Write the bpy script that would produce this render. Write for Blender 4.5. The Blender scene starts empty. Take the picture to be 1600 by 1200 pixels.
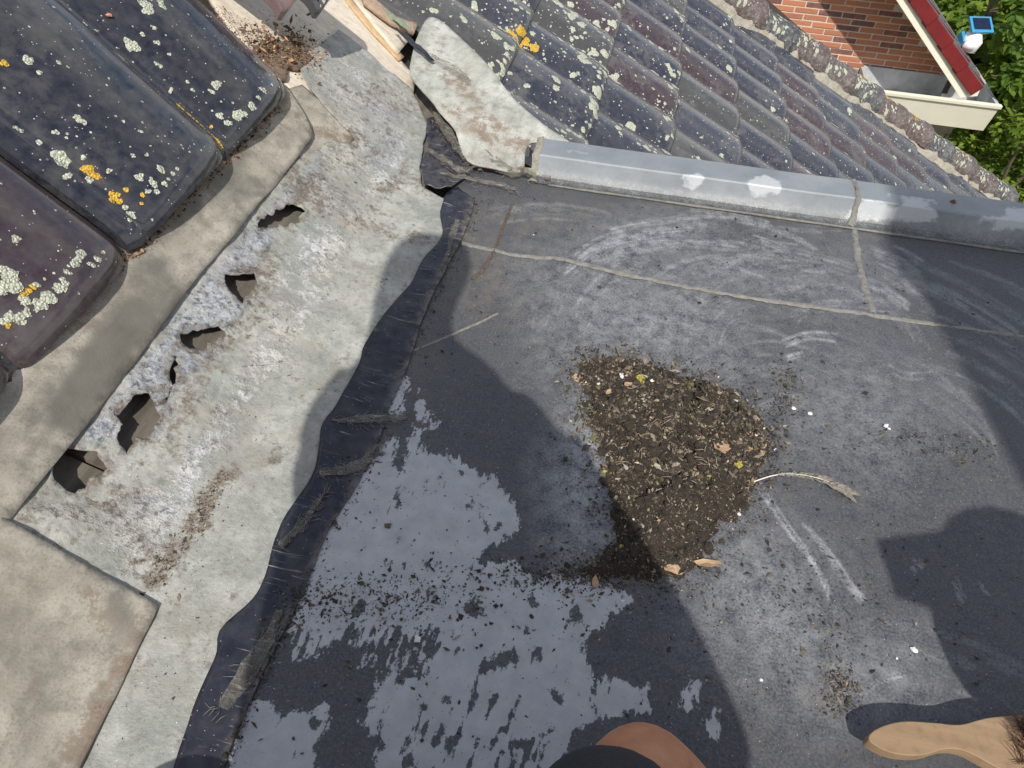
import bpy, bmesh, math, random
import numpy as np
from mathutils import Vector, Matrix
from mathutils.geometry import delaunay_2d_cdt

scene = bpy.context.scene
col = scene.collection
rng = np.random.default_rng(7)
random.seed(7)

# ------------------------------------------------------------------ camera
FPX = 1109.0
PITCH, ROLL, HEAD = math.radians(46.33), math.radians(-3.64), math.radians(8.47)
CAM = np.array([0, 0, .8])
_h = np.array([-math.sin(HEAD), math.cos(HEAD), 0]); _r = np.array([math.cos(HEAD), math.sin(HEAD), 0])
FW = math.cos(PITCH) * _h - math.sin(PITCH) * np.array([0, 0, 1.])
_u = math.sin(PITCH) * _h + math.cos(PITCH) * np.array([0, 0, 1.])
RT = math.cos(ROLL) * _r - math.sin(ROLL) * _u
UP = math.sin(ROLL) * _r + math.cos(ROLL) * _u
cam = bpy.data.cameras.new('camera'); cam.sensor_width = 36; cam.lens = 36 * FPX / 1600
cam.clip_start = .02; cam.clip_end = 400
camo = bpy.data.objects.new('camera', cam); col.objects.link(camo)
camo.matrix_world = Matrix(((RT[0], UP[0], -FW[0], CAM[0]), (RT[1], UP[1], -FW[1], CAM[1]), (RT[2], UP[2], -FW[2], CAM[2]), (0, 0, 0, 1)))
scene.camera = camo

# ------------------------------------------------------------------ light
SHX, SHY, ELEV = -.14, 1.0, math.radians(50)           # direction in which shadows fall, sun height
_n = math.hypot(SHX, SHY)
SUN = Vector((-SHX / _n * math.cos(ELEV), -SHY / _n * math.cos(ELEV), math.sin(ELEV)))   # towards the sun
world = bpy.data.worlds.new('World'); scene.world = world; world.use_nodes = True
wn = world.node_tree.nodes; wl = world.node_tree.links
sky = wn.new('ShaderNodeTexSky'); sky.sky_type = 'NISHITA'; sky.sun_disc = False
sky.sun_elevation = ELEV; sky.sun_rotation = math.atan2(SUN.x, SUN.y); sky.air_density = 1.0; sky.dust_density = 1.5
wn['Background'].inputs['Strength'].default_value = .15
# fair weather clouds spread evenly over the whole sky
tc = wn.new('ShaderNodeTexCoord'); sx = wn.new('ShaderNodeSeparateXYZ'); wl.new(tc.outputs['Generated'], sx.inputs[0])
def wmath(op, a, b):
    n = wn.new('ShaderNodeMath'); n.operation = op
    for i, v in enumerate((a, b)):
        if isinstance(v, bpy.types.NodeSocket): wl.new(v, n.inputs[i])
        else: n.inputs[i].default_value = v
    return n.outputs[0]
zc = wmath('ADD', wmath('MAXIMUM', sx.outputs[2], 0.), .12)
cx = wn.new('ShaderNodeCombineXYZ'); wl.new(wmath('DIVIDE', sx.outputs[0], zc), cx.inputs[0]); wl.new(wmath('DIVIDE', sx.outputs[1], zc), cx.inputs[1])
cn = wn.new('ShaderNodeTexNoise'); cn.inputs['Scale'].default_value = 1.1; cn.inputs['Detail'].default_value = 6; cn.inputs['Roughness'].default_value = .55; wl.new(cx.outputs[0], cn.inputs['Vector'])
cr_ = wn.new('ShaderNodeMapRange'); cr_.inputs[1].default_value = .47; cr_.inputs[2].default_value = .57; hz_ = wmath('POWER', wmath('SUBTRACT', 1., wmath('MAXIMUM', sx.outputs[2], 0.)), 3.)      # clouds close up towards the horizon
wl.new(wmath('ADD', cn.outputs[0], wmath('MULTIPLY', hz_, .13)), cr_.inputs[0])
cm = wn.new('ShaderNodeMix'); cm.data_type = 'RGBA'; wl.new(cr_.outputs[0], cm.inputs[0]); wl.new(sky.outputs[0], cm.inputs[6]); cm.inputs[7].default_value = (6.2, 6.2, 6.2, 1)
wl.new(cm.outputs[2], wn['Background'].inputs['Color'])
sun = bpy.data.lights.new('sun', 'SUN'); sun.energy = 4.6; sun.angle = math.radians(.6); sun.color = (1, .955, .89)
suno = bpy.data.objects.new('sun', sun); col.objects.link(suno)
suno.rotation_euler = SUN.to_track_quat('Z', 'Y').to_euler(); suno.location = (0, -3, 6)
vs = scene.view_settings
vs.view_transform = 'Standard'; vs.look = 'None'; vs.gamma = 1; vs.exposure = 0.0; vs.use_curve_mapping = False

# ------------------------------------------------------------------ measuring helpers
def rays(P):
    P = np.atleast_2d(np.asarray(P, float))
    return ((P[:, 0] - 800) / FPX)[:, None] * RT - ((P[:, 1] - 600) / FPX)[:, None] * UP + FW
def at_z(P, z):
    d = rays(P); return CAM + d * ((z - CAM[2]) / d[:, 2])[:, None]
def at_y(P, y):
    d = rays(P); return CAM + d * ((y - CAM[1]) / d[:, 1])[:, None]
def on_plane(P, p0, n):
    d = rays(P); return CAM + d * ((np.dot(np.array(p0) - CAM, n)) / (d @ np.array(n)))[:, None]
def to_px(V):
    V = np.atleast_2d(V) - CAM; z = V @ FW
    z = np.where(np.abs(z) < 1e-4, 1e-4, z)
    p = np.stack([800 + FPX * (V @ RT) / z, 600 - FPX * (V @ UP) / z], 1)
    p[z < .03] = (-9000, 9000)
    return p
def hit(P, fn, t0=.3, t1=3.2, n=700):
    d = rays(P); out = []
    ts = np.linspace(t0, t1, n)
    for k in range(len(d)):
        q = CAM + d[k] * ts[:, None]
        s = q[:, 2] - fn(q[:, 0], q[:, 1])
        i = np.argmax(s < 0)
        if i == 0: i = n - 1
        a = s[i - 1] / (s[i - 1] - s[i] + 1e-12)
        out.append(q[i - 1] + (q[i] - q[i - 1]) * a)
    return np.array(out)

def vnoise(x, y, seed=0):
    xi = np.floor(x).astype(np.int64); yi = np.floor(y).astype(np.int64)
    fx = x - xi; fy = y - yi; fx = fx * fx * (3 - 2 * fx); fy = fy * fy * (3 - 2 * fy)
    def hsh(a, b):
        h = (a * 374761393 + b * 668265263 + seed * 1442695041) & 0xffffffff
        h = ((h ^ (h >> 13)) * 1274126177) & 0xffffffff
        return ((h ^ (h >> 16)) & 0xffff) / 65535.
    return (hsh(xi, yi) * (1 - fx) + hsh(xi + 1, yi) * fx) * (1 - fy) + (hsh(xi, yi + 1) * (1 - fx) + hsh(xi + 1, yi + 1) * fx) * fy - .5
def fbm(x, y, s=1., o=4, seed=0):
    r = 0; a = 1.
    for k in range(o): r = r + a * vnoise(x * s + 17.3 * k, y * s - 9.1 * k, seed + k); a *= .5; s *= 2.03
    return r
def sdf_poly(P, poly):
    poly = np.asarray(poly, float); d2 = np.full(len(P), 1e12); ins = np.zeros(len(P), bool)
    m = len(poly)
    for i in range(m):
        a = poly[i]; b = poly[(i + 1) % m]; e = b - a; w = P - a
        t = np.clip((w @ e) / (e @ e + 1e-12), 0, 1); q = w - t[:, None] * e
        d2 = np.minimum(d2, (q * q).sum(1))
        c = ((a[1] > P[:, 1]) != (b[1] > P[:, 1]))
        xx = (b[0] - a[0]) * (P[:, 1] - a[1]) / (b[1] - a[1] + 1e-12) + a[0]
        ins ^= c & (P[:, 0] < xx)
    return np.where(ins, 1, -1) * np.sqrt(d2)
def dist_line(P, line):
    line = np.asarray(line, float); d2 = np.full(len(P), 1e12)
    for i in range(len(line) - 1):
        a = line[i]; b = line[i + 1]; e = b - a; w = P - a
        t = np.clip((w @ e) / (e @ e + 1e-12), 0, 1); q = w - t[:, None] * e
        d2 = np.minimum(d2, (q * q).sum(1))
    return np.sqrt(d2)
def smooth(line, n=8, closed=False):
    L = [np.array(p, float) for p in line]; m = len(L); out = []
    for i in range(m if closed else m - 1):
        p0 = L[(i - 1) % m] if closed or i > 0 else L[i]; p1 = L[i]; p2 = L[(i + 1) % m]
        p3 = L[(i + 2) % m] if closed or i + 2 < m else p2
        for k in range(n):
            t = k / n
            out.append(.5 * (2 * p1 + (p2 - p0) * t + (2 * p0 - 5 * p1 + 4 * p2 - p3) * t * t + (3 * p1 - p0 - 3 * p2 + p3) * t ** 3))
    if not closed: out.append(L[-1])
    return np.array(out)
def ragged(poly, step, amp, seed=0, closed=True):
    """subdivide an outline and shift its points by noise: torn, hand cut edges"""
    poly = np.asarray(poly, float); out = []
    m = len(poly); r = np.random.default_rng(seed)
    for i in range(m if closed else m - 1):
        a = poly[i]; b = poly[(i + 1) % m]; L = np.linalg.norm(b - a); k = max(1, int(L / step))
        for j in range(k): out.append(a + (b - a) * j / k)
    if not closed: out.append(poly[-1])
    out = np.array(out)
    w = r.normal(0, 1, out.shape)
    w = .5 * w + .5 * (np.roll(w, 1, 0) + np.roll(w, -1, 0)) * .7
    return out + w * amp

# ------------------------------------------------------------------ object helpers
WL = {}
def tag(o, label=None, cat=None, group=None, kind=None):
    for k, v in (('label', label), ('category', cat), ('group', group), ('kind', kind)):
        if v: o[k] = v
    return o
def thing(name, loc, label=None, cat=None, group=None, kind=None):
    o = bpy.data.objects.new(name, None); col.objects.link(o); o.empty_display_size = .05
    o.location = loc; WL[o] = np.array(loc, float)
    return tag(o, label, cat, group, kind)
def mesh_data(name, V, F, mat=None, flat=False):
    me = bpy.data.meshes.new(name); me.from_pydata([tuple(v) for v in V], [], [tuple(f) for f in F])
    if not flat: me.polygons.foreach_set('use_smooth', [True] * len(me.polygons))
    if mat: me.materials.append(mat)
    me.update(); return me
def add(name, V, F, mat, parent=None, flat=False, attrs=None, thick=0, bevel=0, kind=None):
    V = np.asarray(V, float)
    if parent is None: w = np.array([(V[:, 0].min() + V[:, 0].max()) / 2, (V[:, 1].min() + V[:, 1].max()) / 2, V[:, 2].min()])
    else: w = WL[parent]
    me = mesh_data(name, V - w, F, mat, flat)
    if attrs:
        for k, a in attrs.items():
            a = np.asarray(a, np.float32)
            if a.ndim == 1:
                at = me.attributes.new(k, 'FLOAT', 'POINT'); at.data.foreach_set('value', a)
            else:
                at = me.attributes.new(k, 'FLOAT_COLOR', 'POINT')
                if a.shape[1] == 3: a = np.concatenate([a, np.ones((len(a), 1), np.float32)], 1)
                at.data.foreach_set('color', a.ravel())
    o = bpy.data.objects.new(name, me); col.objects.link(o); WL[o] = w
    if parent is None: o.location = w
    else: o.parent = parent
    if thick:
        m = o.modifiers.new('thickness', 'SOLIDIFY'); m.thickness = thick; m.offset = -1
    if bevel:
        m = o.modifiers.new('bevel', 'BEVEL'); m.width = bevel; m.segments = 2; m.limit_method = 'ANGLE'
    if kind: o['kind'] = kind
    return o
def place(name, me, M, parent, color=None):
    o = bpy.data.objects.new(name, me); col.objects.link(o); o.parent = parent
    w = WL[parent]; o.matrix_local = Matrix.Translation(-Vector(w)) @ M; WL[o] = w
    if color is not None: o.color = (*color, 1)
    return o
def boxv(x0, x1, y0, y1, z0, z1):
    V = [(x, y, z) for z in (z0, z1) for y in (y0, y1) for x in (x0, x1)]
    return V, [(0, 2, 3, 1), (4, 5, 7, 6), (0, 1, 5, 4), (2, 6, 7, 3), (0, 4, 6, 2), (1, 3, 7, 5)]
def prism(poly, off, cap=True):
    """poly: 3D outline, extruded by the vector off"""
    A = np.asarray(poly, float); n = len(A); V = np.concatenate([A, A + np.array(off)])
    F = [(i, (i + 1) % n, n + (i + 1) % n, n + i) for i in range(n)]
    if cap: F += [tuple(range(n))[::-1], tuple(range(n, 2 * n))]
    return V, F
def merge(parts):
    V = []; F = []; k = 0
    for v, f in parts:
        V.append(np.asarray(v, float)); F += [tuple(i + k for i in q) for q in f]; k += len(v)
    return np.concatenate(V), F
def grid_faces(nu, nv):
    return [(j * nu + i, j * nu + i + 1, (j + 1) * nu + i + 1, (j + 1) * nu + i) for j in range(nv - 1) for i in range(nu - 1)]
def tube(path, rad, ns=10, cap=True):
    path = np.asarray(path, float); n = len(path); rad = np.broadcast_to(rad, n); V = []; F = []
    up = np.array([0, 0, 1.])
    for i in range(n):
        t = path[min(i + 1, n - 1)] - path[max(i - 1, 0)]; t /= np.linalg.norm(t) + 1e-9
        a = np.cross(t, up); a = a / np.linalg.norm(a) if np.linalg.norm(a) > 1e-3 else np.array([1., 0, 0])
        b = np.cross(a, t)
        for k in range(ns):
            q = 2 * math.pi * k / ns; V.append(path[i] + rad[i] * (math.cos(q) * a + math.sin(q) * b))
    for i in range(n - 1):
        for k in range(ns): F.append((i * ns + k, i * ns + (k + 1) % ns, (i + 1) * ns + (k + 1) % ns, (i + 1) * ns + k))
    if cap: F += [tuple(range(ns))[::-1], tuple(range((n - 1) * ns, n * ns))]
    return np.array(V), F
def tri_region(outline, holes, step, seed=0):
    """triangulate a region of the XY plane with inner points; returns 2D points and triangles"""
    outline = np.asarray(outline, float)
    x0, y0 = outline.min(0); x1, y1 = outline.max(0)
    gx, gy = np.meshgrid(np.arange(x0, x1, step), np.arange(y0, y1, step))
    r = np.random.default_rng(seed)
    G = np.stack([gx.ravel(), gy.ravel()], 1); G += r.uniform(-.3, .3, G.shape) * step
    G = G[sdf_poly(G, outline) > step * .5]
    for hq in holes: G = G[sdf_poly(G, hq) < -step * .5]
    loops = [outline] + [np.asarray(q, float) for q in holes]
    pts = []; ed = []
    for L in loops:
        k = len(pts); m = len(L); pts += [Vector(p) for p in L]; ed += [(k + i, k + (i + 1) % m) for i in range(m)]
    pts += [Vector(p) for p in G]
    v, e, f, *_ = delaunay_2d_cdt(pts, ed, [], 0, 1e-7)
    v = np.array([tuple(p) for p in v]); f = np.array([t for t in f if len(t) == 3])
    c = v[f].mean(1); k = sdf_poly(c, outline) > 0
    for hq in holes: k &= sdf_poly(c, hq) < 0
    return v, f[k]
def sheet(name, outline, fn, mat, parent=None, holes=(), step=.008, thick=.0015, attr_fn=None, seed=0, kind=None):
    v, f = tri_region(outline, holes, step, seed)
    V = np.concatenate([v, fn(v[:, 0], v[:, 1])[:, None]], 1)
    A = attr_fn(V, to_px(V)) if attr_fn else None
    a, b, c = V[f[0][0]], V[f[0][1]], V[f[0][2]]
    if np.cross(b - a, c - a)[2] < 0: f = f[:, ::-1]
    return add(name, V, f.tolist(), mat, parent, attrs=A, thick=thick, kind=kind)
def fit(ctrl):
    """smooth height surface through measured points (px, py, z)"""
    W = np.array([at_z((c[0], c[1]), c[2])[0] for c in ctrl])
    A = np.stack([np.ones(len(W)), W[:, 0], W[:, 1], W[:, 0] * W[:, 1]], 1)[:, :min(4, len(W))]
    k = np.linalg.lstsq(A, W[:, 2], rcond=None)[0]; k = np.concatenate([k, np.zeros(4 - len(k))])
    return lambda x, y: k[0] + k[1] * x + k[2] * y + k[3] * x * y

# ------------------------------------------------------------------ materials
class Mat:
    def __init__(s, name):
        s.m = bpy.data.materials.new(name); s.m.use_nodes = True; s.nt = s.m.node_tree
        s.b = s.nt.nodes['Principled BSDF']; s.out = s.nt.nodes['Material Output']
        s.pos = s.nt.nodes.new('ShaderNodeNewGeometry').outputs['Position']
    def node(s, t, props=None, **ins):
        n = s.nt.nodes.new(t)
        for k, v in (props or {}).items(): setattr(n, k, v)
        for k, v in ins.items(): s.put(n.inputs[int(k[1:]) if k[0] == '_' and k[1:].isdigit() else k], v)
        return n
    def put(s, sock, v):
        if isinstance(v, bpy.types.NodeSocket): s.nt.links.new(v, sock)
        elif isinstance(v, (tuple, list)) and len(v) == 3 and sock.type == 'RGBA': sock.default_value = (*v, 1)
        else: sock.default_value = v
    def noise(s, scale, detail=5, rough=.55, dist=0, vec=None):
        n = s.node('ShaderNodeTexNoise', Scale=scale, Detail=detail, Roughness=rough, Distortion=dist)
        s.put(n.inputs['Vector'], vec if vec is not None else s.pos); return n.outputs[0]
    def voro(s, scale, feature='F1', vec=None, out=0, rnd=1.):
        n = s.node('ShaderNodeTexVoronoi', {'feature': feature}, Scale=scale, Randomness=rnd)
        s.put(n.inputs['Vector'], vec if vec is not None else s.pos); return n.outputs[out]
    def mth(s, op, a, b=0., c=0.): return s.node('ShaderNodeMath', {'operation': op}, _0=a, _1=b, _2=c).outputs[0]
    def rng(s, v, a, b, c=0., d=1., smoothstep=False):
        n = s.node('ShaderNodeMapRange', {'interpolation_type': 'SMOOTHSTEP' if smoothstep else 'LINEAR'}, _0=v, _1=a, _2=b, _3=c, _4=d); return n.outputs[0]
    def mix(s, f, a, b, mode='MIX'):
        n = s.node('ShaderNodeMix', {'data_type': 'RGBA', 'blend_type': mode}); s.put(n.inputs[0], f); s.put(n.inputs[6], a); s.put(n.inputs[7], b); return n.outputs[2]
    def attr(s, name, out=2): return s.node('ShaderNodeAttribute', {'attribute_name': name}).outputs[out]
    def scale_vec(s, sc, rot=(0, 0, 0), vec=None):
        n = s.node('ShaderNodeMapping'); n.inputs['Scale'].default_value = sc; n.inputs['Rotation'].default_value = rot
        s.put(n.inputs['Vector'], vec if vec is not None else s.pos); return n.outputs[0]
    def objvec(s): return s.nt.nodes.new('ShaderNodeTexCoord').outputs['Object']
    def bump(s, h, strength=.4, dist=.002):
        n = s.node('ShaderNodeBump', Strength=strength, Distance=dist); s.put(n.inputs['Height'], h); s.put(s.b.inputs['Normal'], n.outputs[0])
    def fin(s, color, rough=.6, **k):
        s.put(s.b.inputs['Base Color'], color); s.put(s.b.inputs['Roughness'], rough)
        for q, v in k.items(): s.put(s.b.inputs[q.replace('_', ' ')], v)
        return s.m
def simple(name, c1, c2, rough=.6, scale=40, bump=.2, bdist=.001, **k):
    M = Mat(name); n = M.noise(scale, 6, .6); n2 = M.noise(scale * 6, 4)
    c = M.mix(M.rng(n, .3, .7), c1, c2); M.bump(M.mth('ADD', n, n2), bump, bdist)
    return M.fin(c, rough, **k)

def m_membrane():
    M = Mat('roof_membrane')
    n1 = M.noise(5, 4); n2 = M.noise(38, 7, .62); n3 = M.noise(330, 3); n4 = M.noise(14, 6, .6)
    base = M.mix(M.rng(n1, .3, .7), (.030, .033, .042), (.056, .060, .071))
    base = M.mix(M.rng(n3, .35, .75), base, (.095, .10, .11))
    # brown dust
    mud = M.mth('MULTIPLY', M.attr('mud'), M.rng(n2, .3, .65))
    base = M.mix(mud, base, (.135, .12, .098))
    # pale brushed strokes
    w = M.mth('MULTIPLY', M.attr('wear'), M.rng(M.mth('ADD', n2, M.mth('MULTIPLY', M.mth('SUBTRACT', n3, .5), .6)), .3, .68))
    base = M.mix(w, base, (.40, .415, .435))
    # dried pale film with a sharp edge
    f = M.mth('ADD', M.mth('MINIMUM', M.mth('DIVIDE', M.attr('film'), 12.), .95), M.mth('MULTIPLY', M.mth('SUBTRACT', M.mth('ADD', M.noise(24, 9, .74, .5), M.mth('MULTIPLY', M.noise(1., 6, .6, .3, M.scale_vec((150, 45, 100), (0, 0, .25))), .55)), .77), 6.4))
    f = M.mth('ADD', f, M.mth('MULTIPLY', M.mth('SUBTRACT', n3, .5), .7))
    ff = M.rng(f, -.12, .16)
    filmc = M.mix(M.rng(n2, .3, .7), (.35, .36, .38), (.46, .47, .485))
    filmc = M.mix(M.rng(n4, .52, .72, 0, .35), filmc, (.33, .31, .29))
    base = M.mix(M.mth('MULTIPLY', ff, .93), base, filmc)
    # pale and dark specks
    for sc, thr, c, amt in ((170, .10, (.62, .6, .55), .9), (420, .17, (.45, .44, .41), .8), (230, .13, (.012, .011, .01), .95), (95, .055, (.02, .017, .013), 1.)):
        v = M.node('ShaderNodeTexVoronoi', {'feature': 'F1'}, Scale=float(sc)); M.put(v.inputs['Vector'], M.pos)
        pick = M.rng(M.node('ShaderNodeSeparateColor', _0=v.outputs['Color']).outputs[0], .80, .84)
        s = M.mth('MULTIPLY', pick, M.rng(v.outputs['Distance'], thr, thr * .7))
        base = M.mix(M.mth('MULTIPLY', s, amt), base, c)
    h = M.mth('ADD', M.mth('MULTIPLY', n3, .6), n2)
    M.bump(h, .35, .0012)
    return M.fin(base, M.rng(n2, .3, .7, .42, .62), Specular_IOR_Level=.4)
def m_zinc():
    M = Mat('weathered_zinc')
    n1 = M.noise(7, 5, .6); n2 = M.noise(45, 7, .68); n3 = M.noise(260, 4, .6); n4 = M.noise(19, 6, .65, .3); n5 = M.noise(110, 5, .7)
    base = M.mix(M.rng(n1, .3, .7), (.22, .235, .215), (.33, .325, .285))
    base = M.mix(M.rng(n5, .45, .7), base, (.20, .20, .185)); base = M.mix(M.rng(n4, .45, .7, 0, .6), base, (.52, .52, .48))
    cor = M.rng(M.mth('ADD', M.attr('corr'), M.mth('MULTIPLY', M.mth('SUBTRACT', n2, .5), 2.2)), .25, .75)
    corc = M.mix(M.rng(n5, .36, .64), (.15, .16, .185), (.52, .54, .56))
    base = M.mix(M.mth('MULTIPLY', cor, .9), base, corc)
    wh = M.rng(M.mth('ADD', M.attr('white'), M.mth('MULTIPLY', M.mth('SUBTRACT', M.mth('ADD', M.mth('MULTIPLY', n4, .9), M.mth('ADD', M.mth('MULTIPLY', n2, .9), M.mth('MULTIPLY', n5, .7))), 1.25), 2.1)), .2, .75)
    whc = M.mix(M.rng(n5, .35, .6), (.42, .42, .42), (.74, .745, .75)); whc = M.mix(M.rng(n1, .48, .62, 0, .65), whc, (.60, .53, .42))
    base = M.mix(M.mth('MULTIPLY', wh, .92), base, whc)
    pit = M.mth('MULTIPLY', M.rng(M.noise(85, 9, .78, .3), .55, .66), M.rng(M.mth('ADD', cor, wh), .05, .6)); base = M.mix(M.mth('MULTIPLY', pit, .75), base, (.11, .10, .09))
    base = M.mix(M.rng(M.noise(12, 6, .7, .8), .52, .68, 0, .5), base, (.27, .235, .185))
    gr = M.rng(M.mth('ADD', M.attr('grime_and_dark'), M.mth('MULTIPLY', M.mth('SUBTRACT', M.mth('ADD', M.mth('MULTIPLY', n4, .6), M.mth('ADD', n2, M.mth('MULTIPLY', n5, .8))), 1.2), 3.2)), .25, .9)
    grc = M.mix(M.rng(n3, .35, .65), (.085, .068, .052), (.24, .20, .155))
    base = M.mix(M.mth('MULTIPLY', gr, .88), base, grc)
    for sc, thr, c in ((150, .11, (.03, .026, .02)), (300, .15, (.05, .04, .032)), (210, .12, (.75, .75, .74))):
        v = M.node('ShaderNodeTexVoronoi', {'feature': 'F1'}, Scale=float(sc)); M.put(v.inputs['Vector'], M.pos)
        pick = M.rng(M.node('ShaderNodeSeparateColor', _0=v.outputs['Color']).outputs[0], .82, .86)
        base = M.mix(M.mth('MULTIPLY', pick, M.rng(v.outputs['Distance'], thr, thr * .7)), base, c)
    h = M.mth('ADD', M.mth('MULTIPLY', n5, M.mth('ADD', .3, M.mth('MULTIPLY', M.mth('ADD', cor, wh), .7))), M.mth('MULTIPLY', n3, .25))
    M.bump(M.mth('SUBTRACT', h, M.mth('MULTIPLY', pit, .6)), .85, .005)
    return M.fin(base, M.rng(n2, .3, .7, .48, .7), Specular_IOR_Level=.4)
def m_lead(name='aged_lead', c1=(.25, .23, .185), c2=(.42, .39, .325), c3=(.085, .08, .067)):
    M = Mat(name)
    n1 = M.noise(9, 5, .55, .6); n2 = M.noise(40, 6, .62); n3 = M.noise(320, 4); n4 = M.noise(3.6, 3, .5, .5)
    base = M.mix(M.rng(n1, .3, .7), c1, c2)
    base = M.mix(M.rng(n2, .45, .7, 0, .7), base, tuple(v * .62 for v in c1)); base = M.mix(M.rng(M.noise(1., 6, .6, .5, M.scale_vec((26, 5, 26))), .5, .72, 0, .6), base, tuple(v * .5 for v in c1))
    g = M.rng(M.mth('ADD', M.attr('grime_and_dark'), M.mth('MULTIPLY', M.mth('SUBTRACT', M.mth('ADD', n1, M.mth('MULTIPLY', n2, .5)), .75), 1.3)), .1, .85, smoothstep=True)
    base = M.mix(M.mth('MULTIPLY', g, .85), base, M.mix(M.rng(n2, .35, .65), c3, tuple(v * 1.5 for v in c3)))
    d = M.rng(M.mth('ADD', M.attr('dirt'), M.mth('MULTIPLY', M.mth('SUBTRACT', M.mth('ADD', n2, M.mth('MULTIPLY', n3, .6)), .8), 2.2)), .3, .8)
    base = M.mix(M.mth('MULTIPLY', d, .9), base, M.mix(M.rng(n3, .3, .7), (.10, .07, .05), (.30, .23, .17)))
    base = M.mix(M.rng(n3, .5, .75, 0, .45), base, (.13, .115, .09)); base = M.mix(M.mth('MULTIPLY', M.rng(M.noise(6, 7, .7, .6), .5, .66), .55), base, (.17, .155, .125))
    M.bump(M.mth('ADD', M.mth('MULTIPLY', n3, .5), n2), .4, .0018)
    return M.fin(base, .62, Specular_IOR_Level=.35)
def m_tape():
    M = Mat('black_bitumen_tape'); n2 = M.noise(60, 5); n3 = M.noise(300, 3)
    base = M.mix(M.rng(n2, .3, .7), (.010, .012, .020), (.020, .023, .036))
    sv = M.scale_vec((9, 160, 9), (0, 0, .5)); scr = M.noise(1.0, 5, .7, 1.2, sv)
    scr = M.mth('MULTIPLY', M.rng(scr, .60, .66), M.rng(M.noise(16, 3), .42, .58))
    base = M.mix(scr, base, (.30, .28, .25))
    v = M.node('ShaderNodeTexVoronoi', {'feature': 'F1'}, Scale=260.); M.put(v.inputs['Vector'], M.pos)
    pick = M.rng(M.node('ShaderNodeSeparateColor', _0=v.outputs['Color']).outputs[0], .84, .88)
    base = M.mix(M.mth('MULTIPLY', pick, M.rng(v.outputs['Distance'], .16, .1)), base, (.42, .38, .33))
    base = M.mix(M.mth('MULTIPLY', M.attr('dust'), M.rng(M.mth('ADD', n2, M.mth('MULTIPLY', n3, .5)), .6, .9)), base, (.14, .12, .10))
    M.bump(M.mth('ADD', n2, M.mth('MULTIPLY', n3, .3)), .35, .002)
    return M.fin(base, .38)
def m_tile(near, hip=False):
    M = Mat('glazed_tile_near' if near else 'glazed_tile_far')
    oi = M.nt.nodes.new('ShaderNodeObjectInfo')
    ov = M.objvec(); off = M.node('ShaderNodeVectorMath', {'operation': 'ADD'}); M.put(off.inputs[0], ov)
    cmb = M.node('ShaderNodeCombineXYZ'); M.put(cmb.inputs[0], M.mth('MULTIPLY', oi.outputs['Random'], 37.)); M.put(cmb.inputs[1], M.mth('MULTIPLY', oi.outputs['Random'], 11.))
    M.put(off.inputs[1], cmb.outputs[0]); p = off.outputs[0]
    n1 = M.noise(8, 4, .5, .3, p); n2 = M.noise(55, 6, .65, 0, p); n3 = M.noise(380, 3, .5, 0, p)
    base = M.mix(M.rng(n2, .3, .7, 0, .5), oi.outputs['Color'], (.09, .085, .085))
    dust = M.rng(M.mth('ADD', n1, M.mth('MULTIPLY', M.mth('SUBTRACT', n2, .5), .5)), .52, .66)
    base = M.mix(M.mth('MULTIPLY', dust, .22 if near else .35), base, (.105, .10, .085) if near else (.15, .145, .14))
    ro = M.rng(dust, 0, 1, .14 if near else .27, .48)
    for sc, thr, pk in (((190, .16, .86), (70, .13, .9)) if near else ((60, .17, .8), (28, .11, .84), (110, .2, .83))):
        v = M.node('ShaderNodeTexVoronoi', {'feature': 'F1'}, Scale=float(sc)); M.put(v.inputs['Vector'], p)
        pick = M.rng(M.node('ShaderNodeSeparateColor', _0=v.outputs['Color']).outputs[0], pk, pk + .02)
        dd = M.mth('ADD', v.outputs['Distance'], M.mth('MULTIPLY', M.mth('SUBTRACT', n3, .5), .08))
        s = M.mth('MULTIPLY', pick, M.rng(dd, thr, thr * .8))
        base = M.mix(s, base, (.50, .51, .46)); ro = M.mth('MAXIMUM', ro, M.mth('MULTIPLY', s, .8))
    M.bump(M.mth('ADD', M.mth('MULTIPLY', n2, .7), M.mth('MULTIPLY', n3, .25)), .22, .0015)
    if near: M.b.inputs['Specular IOR Level'].default_value = .2
    if hip: M.m.name = 'weathered_hip'; M.bump(n2, .8, .006); return M.fin(M.mix(M.rng(n2, .45, .7, 0, .6), base, (.22, .215, .18)), .55)
    return M.fin(base, ro, Specular_IOR_Level=.15 if near else .3, Coat_Weight=1. if near else .6, Coat_Roughness=.09 if near else .16)
def m_lichen(name, c1, c2):
    M = Mat(name); n = M.noise(170, 5, .7); v = M.voro(330)
    base = M.mix(M.rng(n, .35, .65), c1, c2); base = M.mix(M.rng(v, .35, .7, 0, .6), base, tuple(q * .45 for q in c1))
    M.bump(M.mth('ADD', n, v), 1., .003); return M.fin(base, .9)
def m_trim():
    M = Mat('grey_zinc_trim'); n1 = M.noise(9, 5); n2 = M.noise(60, 6, .65); n3 = M.noise(400, 3)
    base = M.mix(M.rng(n1, .3, .7), (.17, .19, .21), (.26, .28, .295))
    base = M.mix(M.rng(n2, .5, .75, 0, .35), base, (.16, .165, .165))
    w = M.rng(M.mth('ADD', M.attr('white'), M.mth('MULTIPLY', M.mth('SUBTRACT', M.noise(45, 6, .65, .4), .5), 2.0)), .35, .75)
    base = M.mix(M.mth('MULTIPLY', w, .55), base, (.62, .64, .65))
    g = M.mth('MULTIPLY', M.attr('grime_and_dark'), M.rng(M.mth('ADD', n3, M.mth('MULTIPLY', n2, .7)), .5, .95))
    base = M.mix(g, base, (.055, .052, .046))
    M.bump(n2, .2, .001); return M.fin(base, .5, Metallic=.15)
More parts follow.
